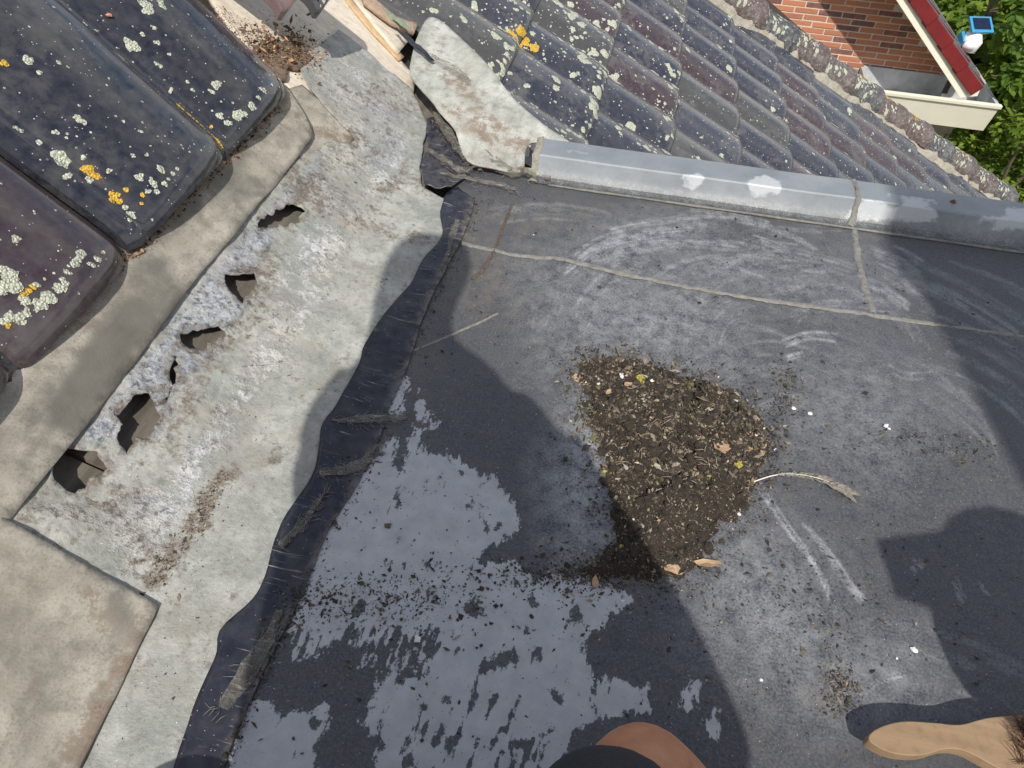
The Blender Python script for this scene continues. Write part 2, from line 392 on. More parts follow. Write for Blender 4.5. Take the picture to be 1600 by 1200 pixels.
def m_brick():
    M = Mat('red_brick'); oi = M.nt.nodes.new('ShaderNodeObjectInfo'); n2 = M.noise(30, 6, .65)
    r = oi.outputs['Random']
    base = M.mix(r, (.47, .19, .095), (.33, .13, .075)); base = M.mix(M.rng(M.mth('FRACT', M.mth('MULTIPLY', r, 7.3)), .72, .76), base, (.16, .075, .06))
    base = M.mix(M.rng(n2, .45, .75, 0, .55), base, (.42, .20, .13)); M.bump(n2, .5, .004)
    return M.fin(base, .85)
def m_foil():
    M = Mat('dirty_plastic_foil'); n = M.noise(55, 6, .65); n3 = M.noise(220, 4)
    st_ = M.noise(1., 5, .7, .6, M.scale_vec((30, 260, 60), (0, 0, .5))); base = M.mix(M.rng(n, .35, .65), (.09, .078, .058), (.25, .23, .19)); base = M.mix(M.rng(st_, .55, .68), base, (.55, .52, .46))
    M.fin(base, .32); M.bump(n, .6, .003)
    tr = M.node('ShaderNodeBsdfTransparent'); mx = M.node('ShaderNodeMixShader'); M.put(mx.inputs[0], M.rng(n3, .35, .7, .4, .75))
    M.nt.links.new(M.b.outputs[0], mx.inputs[1]); M.nt.links.new(tr.outputs[0], mx.inputs[2]); M.nt.links.new(mx.outputs[0], M.out.inputs[0])
    return M.m
def m_bits():
    M = Mat('debris_bits'); c = M.attr('tone', 0); n = M.noise(300, 4); 
    c = M.mix(M.rng(n, .3, .7, 0, .5), c, (.03, .025, .02)); M.bump(n, .5, .001); return M.fin(c, .85)
def m_leaf(name, a, b, trans=.35):
    M = Mat(name); v = M.attr('tone', 0); n = M.noise(9, 4)
    c = M.mix(v, a, b); c = M.mix(M.rng(n, .4, .7, 0, .4), c, tuple(q * .6 for q in a)); M.fin(c, .5, Specular_IOR_Level=.3)
    t = M.node('ShaderNodeBsdfTranslucent'); M.put(t.inputs[0], M.mix(.5, c, (.30, .42, .03)))
    mx = M.node('ShaderNodeMixShader', _0=trans); M.nt.links.new(M.b.outputs[0], mx.inputs[1]); M.nt.links.new(t.outputs[0], mx.inputs[2]); M.nt.links.new(mx.outputs[0], M.out.inputs[0])
    return M.m
def m_wood(name, a, b, rough=.7, sc=(4, 60, 60), rot=(0, 0, 0)):
    M = Mat(name); n = M.noise(1., 6, .6, .8, M.scale_vec(sc, rot)); n2 = M.noise(90, 5)
    c = M.mix(M.rng(n, .3, .7), a, b); c = M.mix(M.rng(n2, .5, .75, 0, .4), c, tuple(q * .5 for q in a)); M.bump(M.mth('ADD', n, n2), .35, .0015)
    return M.fin(c, rough)

MM = dict(
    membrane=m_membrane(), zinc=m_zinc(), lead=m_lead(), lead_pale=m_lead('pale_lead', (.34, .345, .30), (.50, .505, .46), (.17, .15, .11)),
    tape=m_tape(), tile=m_tile(True), tile_far=m_tile(False), tile_hip=m_tile(False, True),
    lichen=m_lichen('pale_lichen', (.46, .48, .36), (.66, .68, .56)), lichen_y=m_lichen('yellow_lichen', (.62, .36, .03), (.78, .52, .07)),
    trim=m_trim(), brick=m_brick(), foil=m_foil(), bits=m_bits(),
    mastic=simple('grey_mastic', (.13, .125, .115), (.24, .23, .205), .75, 90, .6, .002),
    mortar=simple('old_mortar', (.30, .28, .22), (.47, .44, .36), .9, 60, 1., .006),
    joint=simple('brick_mortar', (.50, .42, .34), (.62, .54, .45), .9, 30),
    cream=simple('cream_paint', (.74, .69, .55), (.80, .76, .63), .45, 6, .08),
    red=simple('red_glazed', (.135, .014, .016), (.18, .02, .02), .3, 8, .06),
    slate=simple('grey_slate', (.10, .105, .115), (.16, .165, .175), .6, 10),
    gutter=simple('gutter_zinc', (.33, .35, .36), (.55, .56, .55), .55, 9, .2),
    board=m_wood('dusty_board', (.085, .074, .06), (.17, .15, .12), .85, (60, 3, 60)),
    board2=m_wood('pale_sheeting', (.50, .43, .33), (.66, .60, .50), .75, (5, 60, 30)),
    rawwood=m_wood('raw_timber', (.44, .30, .16), (.55, .40, .24), .75, (5, 70, 40)),
    rough=simple('rough_timber', (.38, .27, .18), (.55, .42, .30), .9, 120, 1., .004),
    handle=m_wood('brush_wood', (.22, .145, .083), (.32, .215, .12), .65, (4, 40, 40), (0, 0, -.2)),
    bristle=simple('bristle_fibre', (.07, .035, .02), (.14, .075, .04), .6, 200),
    rubber=simple('black_rubber', (.012, .013, .016), (.03, .032, .038), .4, 80),
    green=simple('faded_green_plastic', (.15, .19, .13), (.22, .26, .19), .5, 80),
    skin=simple('sunburnt_skin', (.40, .165, .08), (.52, .25, .13), .5, 45, .4, .0012, Subsurface_Weight=.12),
    cloth=simple('dark_cloth', (.016, .016, .022), (.03, .03, .038), .85, 300, .5, .0008),
    shirt=simple('grey_shirt', (.10, .11, .13), (.13, .14, .16), .85, 200, .3),
    soil=simple('dark_soil', (.028, .021, .015), (.085, .066, .046), .95, 160, 1., .005),
    dirt=simple('brown_dirt', (.085, .055, .038), (.21, .15, .105), .95, 150, 1., .004),
    rubble=simple('mortar_rubble', (.16, .105, .07), (.36, .27, .19), .95, 130, 1., .006),
    rust=simple('rusty_steel', (.10, .04, .02), (.19, .085, .04), .7, 150, .5),
    white=simple('white_plastic', (.72, .72, .7), (.8, .8, .78), .4, 20),
    blue=simple('blue_plastic', (.03, .22, .42), (.04, .28, .5), .4, 20),
    panel=simple('solar_cell', (.01, .012, .03), (.015, .02, .045), .15, 30),
    chip=simple('pale_chip', (.62, .61, .57), (.75, .74, .70), .8, 150, .6),
    clay=simple('clay_shard', (.42, .16, .085), (.54, .25, .15), .85, 90, .5),
    dryleaf=simple('dry_leaf', (.30, .185, .10), (.48, .34, .21), .75, 60, .6, .002),
    moss=m_lichen('yellow_moss', (.42, .36, .04), (.60, .52, .12)),
    feather=simple('grey_feather', (.13, .115, .09), (.30, .275, .23), .7, 160, .3),
    quill=simple('feather_quill', (.60, .56, .47), (.70, .66, .57), .45, 60),
    plaster=simple('render_plaster', (.40, .38, .34), (.5, .48, .44), .9, 10),
    ground=simple('garden_soil', (.035, .045, .018), (.06, .075, .03), .95, 3),
    bark=simple('bark', (.075, .055, .038), (.13, .10, .07), .9, 30, .8, .01),
    leaf=m_leaf('green_leaf', (.028, .07, .010), (.085, .17, .025)), leaf_y=m_leaf('lime_leaf', (.07, .14, .016), (.24, .32, .035)))

# ================================================================== THE DORMER ROOF
XT = -.33                                               # where the zinc apron meets the membrane
def z_zinc(x, y):
    low = np.maximum(0, (XT - x)) * .17
    up = .022 + (-.46 - x) * .54
    k = .010; m = np.maximum(low, up); d = np.abs(low - up)
    z = m + np.maximum(k - d, 0) ** 2 / (4 * k)
    wob = fbm(x, y, 9, 3, 3) * .009 + fbm(x, y, 40, 3, 5) * .0016
    return .0022 + z + wob * np.clip((XT - x) / .04, 0, 1)
def z_lead(x, y): return .115 + (-.608 - x) * .84 + fbm(x, y, 11, 3, 21) * .008 + fbm(x, y, 45, 2, 22) * .002

dormer = thing('dormer_roof', (.4, .3, -.02), 'flat dormer roof of worn dark grey membrane with pale scuffs and film', 'flat roof')
V, F = boxv(-.34, 1.72, -.9, 1.43, -1.6, -.012)
add('dormer_wall', V, F, MM['plaster'], dormer, True)
xs = np.concatenate([np.arange(-.345, .86, .0026), np.arange(.87, 1.74, .05)])
ys = np.concatenate([np.arange(-.9, .1, .05), np.arange(.1, 1.385, .0026)])
gx, gy = np.meshgrid(xs, ys); gx = gx.ravel(); gy = gy.ravel()
gz = fbm(gx, gy, 3, 3, 1) * .004 * np.clip((1.37 - gy) / .1, 0, 1) * np.clip((gx + .34) / .05, 0, 1)
GV = np.stack([gx, gy, gz], 1); GP = to_px(GV)
film_polys = [
    [(556, 745), (598, 705), (612, 690), (616, 740), (621, 792), (631, 738), (640, 690), (648, 640), (655, 610), (668, 640), (680, 664), (656, 660), (652, 690), (668, 700), (705, 708), (724, 718), (746, 742), (778, 748), (802, 790), (806, 828), (770, 850), (742, 884), (800, 872), (832, 905), (900, 902), (960, 918), (1002, 935), (962, 960), (906, 1010), (930, 1050), (1002, 1078), (1012, 1108), (952, 1120), (905, 1140), (885, 1165), (850, 1260), (600, 1260), (582, 1160), (562, 1130), (592, 1082), (604, 1055), (560, 1035), (575, 1012), (520, 1002), (500, 1030), (458, 1022), (452, 1000), (470, 930), (500, 830), (530, 788)],
    [(345, 1260), (360, 1180), (392, 1092), (425, 1100), (430, 1132), (446, 1110), (510, 1104), (516, 1132), (492, 1160), (492, 1260)],
    [(612, 605), (640, 598), (633, 640), (610, 642), (597, 626)], [(1075, 1050), (1098, 1062), (1090, 1095), (1070, 1105), (1060, 1078)],
    [(1100, 1120), (1125, 1112), (1120, 1150), (1098, 1145)]]
film = np.full(len(GP), -60.)
near = (GP[:, 0] > 250) & (GP[:, 0] < 1250) & (GP[:, 1] > 500) & (GP[:, 1] < 1400)
q = GP[near]
ff = np.full(len(q), -60.)
for p in film_polys: ff = np.maximum(ff, sdf_poly(q, p))
for cx, cy, r in [(620, 935, 20), (700, 905, 6), (655, 1000, 12), (560, 950, 14), (790, 1025, 26), (760, 1040, 18), (845, 1028, 12), (740, 948, 24), (835, 945, 22), (900, 960, 26), (695, 1090, 10), (700, 1160, 10), (640, 1190, 22), (580, 1170, 24), (820, 1165, 9), (745, 760, 11), (715, 735, 9), (735, 790, 9), (780, 820, 12), (760, 830, 10), (668, 880, 10), (495, 1125, 9), (870, 1090, 14), (930, 1000, 20), (660, 1105, 12), (720, 1015, 9), (800, 1100, 8), (850, 1130, 10), (870, 1040, 16)]:
    w = rng.uniform(.6, 1.7); an = rng.uniform(0, 3); dx_ = (q[:, 0] - cx) * math.cos(an) + (q[:, 1] - cy) * math.sin(an); dy_ = -(q[:, 0] - cx) * math.sin(an) + (q[:, 1] - cy) * math.cos(an)
    ff = np.minimum(ff, np.hypot(dx_ * w, dy_ / w ** .5) - r * .6 + fbm(q[:, 0], q[:, 1], .05, 3, 55) * 14)
for i in range(90):                                   # combed streaks where the film was dragged
    x0, y0 = rng.uniform(440, 690), rng.uniform(975, 1030); L_ = rng.uniform(18, 60); k_ = rng.uniform(.3, .5)
    if i > 70: x0, y0 = rng.uniform(620, 900), rng.uniform(1080, 1180)
    ff = np.minimum(ff, dist_line(q, [(x0, y0), (x0 - L_ * k_, y0 + L_)]) * 2.2 - rng.uniform(3, 9))
film[near] = ff
# pale strokes left by a brush: sets of hair lines
wear = np.zeros(len(GP))
def stroke(line, width, amt, hairs=9, hw=2.2, seed=0):
    r = np.random.default_rng(seed); L = smooth(line, 7)
    lo = L.min(0) - width - 12; hi = L.max(0) + width + 12
    k = np.where((GP > lo).all(1) & (GP < hi).all(1))[0]
    if not len(k): return
    P = GP[k]; acc = np.zeros(len(k)); t = np.gradient(L, axis=0); nrm = np.stack([-t[:, 1], t[:, 0]], 1); nrm /= np.linalg.norm(nrm, axis=1)[:, None] + 1e-9
    for i in range(hairs):
        o = r.uniform(-1, 1) * width; a = int(r.uniform(0, .45) * len(L)); b = int(r.uniform(.55, 1) * len(L)); b = max(b, a + 3)
        H = (L + nrm * (o + r.normal(0, .6)))[a:b]
        d = dist_line(P, H); w = hw * r.uniform(.5, 1.6)
        acc = np.maximum(acc, r.uniform(.45, 1) * np.clip(1.4 - d / w, 0, 1))
    wear[k] = np.maximum(wear[k], acc * amt)
def blotch(poly, soft, amt):
    P = np.array(poly); lo = P.min(0) - soft; hi = P.max(0) + soft
    k = np.where((GP > lo).all(1) & (GP < hi).all(1))[0]
    s = np.clip(sdf_poly(GP[k], poly) / soft * .5 + .5, 0, 1); wear[k] = np.maximum(wear[k], s * amt * 1.15)
S = [([(895, 405), (940, 375), (1010, 358), (1090, 352)], 16, .75, 12), ([(880, 430), (930, 395), (1010, 372), (1120, 362)], 8, .7, 7),
     ([(900, 415), (980, 400), (1060, 385), (1180, 395)], 10, .55, 9), ([(985, 350), (1050, 346), (1120, 352)], 5, .6, 5), ([(1000, 470), (1030, 430), (1090, 405), (1180, 400)], 14, .5, 10),
     ([(1100, 430), (1150, 402), (1220, 395), (1300, 412), (1345, 428)], 16, .5, 12), ([(1090, 460), (1140, 420), (1230, 408), (1320, 425)], 9, .45, 8),
     ([(1000, 560), (1010, 510), (1030, 470)], 26, .6, 12), ([(1060, 545), (1075, 500), (1110, 470)], 26, .6, 12), ([(1110, 540), (1125, 500), (1160, 480)], 18, .5, 8), ([(1235, 500), (1270, 480), (1330, 478), (1400, 490)], 10, .5, 8),
     ([(1225, 540), (1265, 526), (1310, 530)], 8, .85, 8), ([(1230, 560), (1260, 552)], 6, .8, 4), ([(1370, 395), (1440, 430), (1520, 470), (1600, 520)], 22, .4, 12), ([(1360, 380), (1410, 400), (1450, 425)], 14, .5, 9),
     ([(1180, 750), (1235, 830), (1280, 890), (1305, 950)], 6, .9, 10), ([(1245, 810), (1290, 860), (1330, 920), (1350, 940)], 6, .8, 9), ([(1150, 820), (1180, 880), (1230, 940)], 20, .4, 12), ([(1100, 860), (1160, 920), (1240, 980)], 24, .45, 12),
     ([(1390, 570), (1420, 585), (1470, 580)], 14, .45, 7), ([(1330, 700), (1380, 690), (1420, 660)], 12, .4, 7), ([(1345, 1085), (1375, 1060), (1420, 1050)], 8, .75, 6), ([(1250, 1040), (1300, 1020), (1360, 1000)], 26, .4, 12),
     ([(930, 620), (945, 700), (935, 790)], 20, .5, 14), ([(880, 700), (905, 780), (950, 860)], 24, .5, 14), ([(860, 800), (900, 850), (955, 880)], 16, .5, 9), ([(860, 480), (850, 520), (870, 560)], 20, .35, 9), ([(1490, 905), (1500, 930), (1510, 945)], 5, .7, 4), ([(1530, 910), (1550, 930)], 5, .5, 4),
     ([(1425, 875), (1440, 890)], 10, .5, 6), ([(760, 340), (860, 330), (960, 345)], 14, .25, 8), ([(1100, 600), (1200, 560), (1300, 590)], 30, .3, 14), ([(1180, 340), (1260, 350), (1330, 352)], 10, .35, 7), ([(1440, 600), (1500, 640), (1560, 700)], 24, .28, 10)]
ra = np.random.default_rng(77)
for cx_, cy_, r0, r1, a0_, a1_, n_, am in [(1110, 575, 150, 245, 195, 285, 46, .7), (1260, 610, 150, 225, 205, 310, 40, .55), (1150, 650, 70, 190, 185, 270, 46, .5), (1330, 860, 300, 470, 280, 340, 34, .4), (1300, 760, 120, 260, 225, 320, 26, .35), (980, 900, 60, 140, 120, 220, 20, .4), (1420, 1250, 150, 300, 215, 290, 20, .4)]:
    for _ in range(n_):
        a = math.radians(ra.uniform(a0_, a1_)); b = a + ra.uniform(.15, .7); rr = ra.uniform(r0, r1); ln = [(cx_ + rr * math.cos(t) * 1.15, cy_ + rr * math.sin(t)) for t in np.linspace(a, b, 5)]
        stroke(ln, ra.uniform(1, 7), am * ra.uniform(.35, 1), 4, ra.uniform(1.2, 3.6), seed=int(ra.integers(1e6)))
for i, s in enumerate(S): stroke(s[0], s[1], s[2], s[3], seed=i)
for p, s, a in [([(850, 430), (960, 400), (1130, 450), (1140, 560), (1000, 575), (880, 560)], 90, .42), ([(905, 640), (950, 620), (965, 760), (960, 850), (880, 880), (850, 740)], 50, .6), ([(1090, 860), (1180, 830), (1260, 900), (1300, 1010), (1250, 1080), (1120, 1000)], 90, .42),
                ([(890, 385), (1000, 350), (1110, 350), (1060, 400), (920, 430)], 50, .4), ([(1010, 440), (1100, 405), (1340, 410), (1350, 460), (1150, 470)], 70, .32), ([(1220, 600), (1330, 560), (1440, 640), (1380, 720), (1260, 690)], 90, .3), ([(1260, 1020), (1420, 1000), (1440, 1090), (1290, 1130)], 60, .35)]: blotch(p, s, a)
mud = np.full(len(GP), .25)
for cx, cy, rx, ry, a in [(740, 420, 120, 110, .8), (790, 340, 260, 40, .7), (830, 480, 60, 90, .55), (650, 560, 60, 160, .6), (930, 880, 130, 60, .8), (1250, 640, 120, 70, .3), (1300, 1080, 70, 60, .6), (1190, 860, 120, 100, .4), (1100, 330, 500, 26, .4)]:
    mud = np.maximum(mud, a * np.exp(-((GP[:, 0] - cx) / rx) ** 2 - ((GP[:, 1] - cy) / ry) ** 2))
add('membrane', GV, grid_faces(len(xs), len(ys)), MM['membrane'], dormer, attrs=dict(film=film, wear=wear, mud=mud))

def bead(name, line, w, hgt, mat, parent, base=lambda x, y: np.zeros_like(x), seed=0, step=.006):
    L = np.asarray(line, float); s = np.concatenate([[0], np.cumsum(np.linalg.norm(np.diff(L, axis=0), axis=1))])
    n = max(6, int(s[-1] / step)); t = np.linspace(0, s[-1], n); P = np.stack([np.interp(t, s, L[:, 0]), np.interp(t, s, L[:, 1])], 1)
    T = np.gradient(P, axis=0); N = np.stack([-T[:, 1], T[:, 0]], 1); N /= np.linalg.norm(N, axis=1)[:, None]
    r = np.random.default_rng(seed); V = []
    prof = [(-1, -.25), (-.8, .55), (-.3, 1), (.3, .9), (.75, .6), (1, -.25)]
    ww = w * (1 + .55 * fbm(t, t * 0 + seed, 60, 3, seed)); P = P + N * (fbm(t, t * 0, 30, 3, seed + 4) * w * .22)[:, None]
    for a, h in prof:
        q = P + N * (a * ww / 2 + r.normal(0, w * .06, n))[:, None]
        V.append(np.concatenate([q, (base(q[:, 0], q[:, 1]) + hgt * h * (1 + 1.1 * fbm(t, t * 0 + a * 3, 90, 2, seed + 9)))[:, None]], 1))
    return add(name, np.concatenate(V), grid_faces(n, len(prof)), mat, parent)
sm = at_z([(722, 380), (800, 398), (880, 405), (960, 425), (1060, 445), (1150, 462), (1240, 475), (1365, 492), (1480, 510), (1600, 527)], 0)[:, :2]
sm = np.concatenate([sm, [(1.7, 1.07)]])
bead('seam', sm, .0105, .0024, MM['mastic'], dormer, seed=1)
bead('seam', at_z([(1334, 352), (1341, 400), (1351, 450), (1364, 490)], 0)[:, :2],   .0145, .0024, MM['mastic'], dormer, seed=2)
bead('crack', at_z([(800, 318), (790, 345), (778, 378), (765, 405), (752, 425), (738, 437)], 0)[:, :2], .006, .0022, MM['dirt'], dormer, seed=5)
bead('scrape', at_z([(640, 550), (690, 530), (730, 512), (778, 490)], 0)[:, :2], .005, .0015, MM['mastic'], dormer, seed=6)

# ---- edge trim with its joint, end and screw
trim = thing('edge_trim', (.75, 1.4, 0), 'grey zinc edge trim with white patches along the flat roof', 'roof trim')
prof = np.array([(1.347, .0025), (1.356, .0045), (1.364, .009), (1.370, .016), (1.376, .026), (1.383, .046), (1.386, .0485), (1.42, .0480), (1.458, .0475), (1.463, .045), (1.464, .02), (1.464, -.06)])
wp = [[(1300, 352), (1320, 336), (1345, 310), (1375, 312), (1420, 330), (1484, 336), (1486, 345), (1440, 350), (1380, 345)], [(1385, 340), (1395, 322), (1425, 312), (1470, 330), (1482, 345), (1440, 349)], [(1508, 340), (1560, 337), (1640, 345), (1640, 362), (1560, 362), (1520, 352)], [(1568, 322), (1640, 330), (1640, 345), (1572, 338)], [(1385, 302), (1425, 305), (1460, 312), (1466, 318), (1440, 314)],
      [(1165, 285), (1195, 272), (1225, 284), (1220, 308), (1180, 310), (1168, 300)], [(1060, 275), (1095, 268), (1108, 290), (1080, 298), (1065, 292)], [(885, 235), (905, 235), (930, 244), (890, 244)], [(1170, 274), (1195, 275), (1190, 281)]]
for xa, xb in ((-.186, .477), (.4795, 1.74)):
    tx = np.arange(xa, xb, .005); tx = np.append(tx, xb)
    V = np.array([(x, a, b) for a, b in prof for x in tx]); V[:, 1] += fbm(V[:, 0], V[:, 2] * 0, 6, 2, 8) * .003
    P = to_px(V); w = np.full(len(V), -2.)
    for p in wp: w = np.maximum(w, np.clip(sdf_poly(P, p) / 8 + .35, -2, 1.2))
    g = np.clip((.030 - V[:, 2]) / .026, 0, 1) * np.where(V[:, 1] < 1.39, 1, .2) * .95
    add('trim_section', V, [f[::-1] for f in grid_faces(len(tx), len(prof))][::-1], MM['trim'], trim, attrs=dict(white=w, grime_and_dark=g)).data.set_sharp_from_angle(angle=math.radians(13))
def trim_z(x, y): return np.interp(y, prof[:10, 0], prof[:10, 1])
bead('joint_seal', [(.474, 1.35), (.479, 1.37), (.478, 1.39), (.482, 1.42), (.480, 1.459)], .012, .003, MM['mastic'], trim, trim_z, 3, .003)
bead('end_seal', [(-.186, 1.348), (-.187, 1.37), (-.185, 1.385), (-.186, 1.42), (-.184, 1.459)], .017, .004, MM['mortar'], trim, trim_z, 4, .003)
V, F = tube([(.672, 1.423, .0478), (.672, 1.423, .0505)], [.0065, .005], 12); s = add('screw', V, F, MM['rust'], trim)
V, F = tube([(.672, 1.423, .0504), (.672, 1.423, .0530)], [.0032, .0028], 6); add('screw_head', V, F, MM['rust'], s)
V, F = prism([(x, 1.343 + .0025 * math.sin(x * 31) * .3, .0008) for x in np.linspace(-.15, 1.7, 90)] + [(x, 1.349, .0008) for x in np.linspace(1.7, -.15, 90)], (0, 0, .0035))
add('edge_bead', V, F, MM['mastic'], trim)

# ---- boards under the zinc, seen through its holes
bd = thing('roof_boarding', (-.5, .5, .0), 'dusty planks showing through the rusted holes in the flashing', 'boards')
def zb(x, dz): return .022 + (-.46 - x) * .54 - dz
jy = .437
for x0, x1, y0, y1, dz in ((-.72, -.5475, -.2, jy - .002, .034), (-.72, -.5475, jy + .003, 1.7, .029), (-.535, -.40, -.2, .6, .038), (-.535, -.40, .603, 1.7, .04)):
    V = []
    for t in (0, -.016):
        for y in (y0, y1):
            for x in (x0, x1): V.append((x, y, max(zb(x, dz), .002 if x > -.45 else -9) + t))
    add('plank', V, [(0, 1, 3, 2), (4, 6, 7, 5), (0, 4, 5, 1), (2, 3, 7, 6), (0, 2, 6, 4), (1, 5, 7, 3)], MM['board'], bd, True)
V, F = boxv(-.75, -.36, -.2, 1.7, -.03, -.028); add('underside', V, F, MM['soil'], bd, True)

# ---- the corroded zinc flashing
def hz(P): return hit(P, z_zinc)[:, :2]
top = hz([(700, 312), (660, 292), (655, 262), (662, 230), (668, 195), (655, 160), (640, 135), (600, 104), (560, 68), (530, 45), (500, 70), (465, 102), (482, 135), (505, 163), (530, 190), (548, 206), (556, 220), (540, 224), (520, 219), (495, 232), (478, 240)])
outline = np.concatenate([[(-.665, -.2), (-.312, -.2), (-.312, 1.2)], ragged(top, .012, .0016, 3, False), [(-.665, top[-1][1] + .005)]])
holes_px = [[(400, 358), (410, 340), (430, 332), (452, 316), (478, 328), (464, 345), (450, 352), (435, 350), (415, 356)],
            [(352, 430), (375, 430), (398, 428), (401, 440), (392, 460), (378, 472), (368, 460), (352, 445)],
            [(287, 525), (300, 515), (320, 512), (340, 508), (352, 518), (350, 530), (338, 533), (325, 537), (310, 548), (297, 541), (285, 535)],
            [(182, 648), (195, 635), (212, 618), (235, 615), (240, 632), (249, 650), (238, 668), (241, 675), (226, 682), (205, 693), (192, 704), (189, 685), (195, 665), (187, 655)],
            [(97, 702), (115, 699), (150, 704), (160, 720), (168, 733), (158, 738), (140, 745), (131, 762), (118, 772), (105, 766), (92, 755), (85, 730), (84, 718)],
            [(276, 552), (272, 575), (274, 598), (264, 618), (251, 638), (249, 634), (260, 615), (269, 598), (268, 576), (272, 552)],
            [(549, 207), (560, 213), (556, 226), (546, 219)]]
HXY = [ragged(hz(h), .0042, .0018, 20 + i) for i, h in enumerate(holes_px)]
HXY = HXY[:-1]
def zinc_attr(V, P):
    def poly(p, s): return np.clip(sdf_poly(P, p) / s, -1.2, 1.)
    white = poly([(480, 110), (530, 60), (600, 120), (640, 190), (650, 240), (600, 310), (560, 380), (500, 500), (440, 585), (370, 690), (310, 780), (250, 865), (205, 915), (120, 830), (40, 790), (150, 780), (260, 730), (330, 640), (400, 520), (430, 420), (450, 380), (500, 320), (470, 260), (540, 220)], 18) * .42
    white = np.maximum(white, poly([(430, 480), (520, 470), (440, 580), (330, 700), (300, 690), (380, 590)], 45) * .75)
    corr = poly([(500, 225), (520, 260), (470, 330), (412, 420), (402, 480), (345, 560), (290, 610), (255, 700), (165, 705), (100, 700), (240, 520), (370, 360)], 22) * .8
    corr = np.maximum(corr, poly([(480, 130), (640, 150), (650, 240), (560, 300), (500, 260), (560, 200)], 40) * .45)
    gr = np.full(len(P), -.08)
    for line, w, a in [([(455, 265), (480, 300), (510, 325)], 26, .6), ([(520, 225), (560, 215), (600, 230)], 22, .4), ([(440, 100 + 60), (560, 170), (600, 150)], 26, .3), ([(360, 730), (330, 770), (300, 830), (240, 905)], 16, .75), ([(250, 640), (300, 600), (330, 560), (400, 480), (420, 400)], 20, .5),
                       ([(590, 358), (640, 370), (690, 380)], 9, .6), ([(432, 706), (424, 716)], 11, .75), ([(60, 790), (140, 800), (200, 790)], 40, .3), ([(560, 150), (590, 145), (615, 160)], 14, .55), ([(640, 260), (615, 290), (600, 300)], 12, .45), ([(545, 215), (550, 222)], 12, 1.), ([(535, 115), (545, 150)], 16, .4), ([(650, 285), (690, 300)], 10, .4), ([(270, 700), (240, 690)], 12, .4), ([(500, 130), (560, 160), (620, 170)], 40, .3), ([(470, 260), (530, 300), (560, 330)], 30, .45), ([(600, 190), (560, 250), (520, 300)], 26, .3), ([(330, 560), (300, 620), (260, 700)], 16, .5), ([(120, 800), (200, 830), (220, 880)], 30, .35)]:
        gr = np.maximum(gr, a * 1.0 * np.clip(1.5 - dist_line(P, line) / w, -1, 1))
    for h in holes_px[:-1]: gr = np.maximum(gr, .62 * np.clip(1.3 - np.abs(sdf_poly(P, h)) / 15, -1, 1))
    return dict(white=white, corr=corr, grime_and_dark=gr)
def z_zinc2(x, y):
    z = z_zinc(x, y); P = np.stack([x, y], 1)
    d = np.full(len(x), 1.)
    for h in HXY: d = np.minimum(d, np.abs(sdf_poly(P, h)))
    crumb = np.clip((-.455 - x) / .03, 0, 1)
    return z + crumb * (fbm(x, y, 130, 3, 40) * .0022 + fbm(x, y, 50, 2, 41) * .0025) + np.exp(-(d / .005) ** 2) * fbm(x, y, 110, 2, 33) * .008
zo = sheet('zinc_flashing', outline, z_zinc2, MM['zinc'], None, HXY, .0042, .0016, zinc_attr, 1)
tag(zo, 'corroded zinc flashing with ragged holes and white oxide below the lead', 'flashing')

# ---- lead strips
def lead_attr(dark_patches, dpatch):
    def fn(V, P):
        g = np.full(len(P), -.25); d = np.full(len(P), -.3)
        for line, w, a in dark_patches: g = np.maximum(g, a * np.clip(1.5 - dist_line(P, line) / w, -1, 1))
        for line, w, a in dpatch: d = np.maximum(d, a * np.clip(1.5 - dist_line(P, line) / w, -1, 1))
        return dict(grime_and_dark=g, dirt=d)
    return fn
hl = lambda P: hit(P, z_lead)[:, :2]
e = hl([(-60, 905), (0, 830), (60, 755), (120, 682), (180, 605), (240, 525), (300, 445), (370, 360), (430, 290), (478, 226), (490, 212)])
e2 = hl([(484, 190), (470, 165), (452, 138), (430, 120)])
o = np.concatenate([ragged(e, .02, .0008, 2, False), e2, [(-.80, e2[-1][1])], [(-.80, .1)]])
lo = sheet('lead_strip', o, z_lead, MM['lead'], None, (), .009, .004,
           lead_attr([([(360, 245), (345, 275)], 34, .7), ([(300, 310), (270, 345), (240, 350)], 24, .6), ([(110, 640), (170, 560), (210, 500)], 40, .95), ([(230, 430), (260, 480)], 40, .6), ([(60, 640), (100, 600)], 30, .5), ([(320, 260), (370, 300), (390, 290)], 26, .5)],  # soft-edged darker patches along the strip
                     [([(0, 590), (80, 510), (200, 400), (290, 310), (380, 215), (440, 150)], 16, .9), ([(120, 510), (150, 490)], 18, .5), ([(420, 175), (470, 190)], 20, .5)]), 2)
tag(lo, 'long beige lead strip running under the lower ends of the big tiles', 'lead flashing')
def z_low(x, y): return np.maximum(z_zinc(x, y), .0) + .006 + fbm(x, y, 14, 3, 61) * .005
e = hit([(-70, 772), (0, 806), (70, 845), (140, 885), (200, 916), (249, 944)], z_low)[:, :2]
e3 = hit([(238, 968), (205, 1035), (165, 1115), (124, 1200), (90, 1275)], z_low)[:, :2]
o = np.concatenate([ragged(e, .02, .0008, 5, False), ragged(e3, .02, .0008, 6, False), [(e3[-1][0], -.2), (-.72, -.2), (-.72, e[0][1])]])
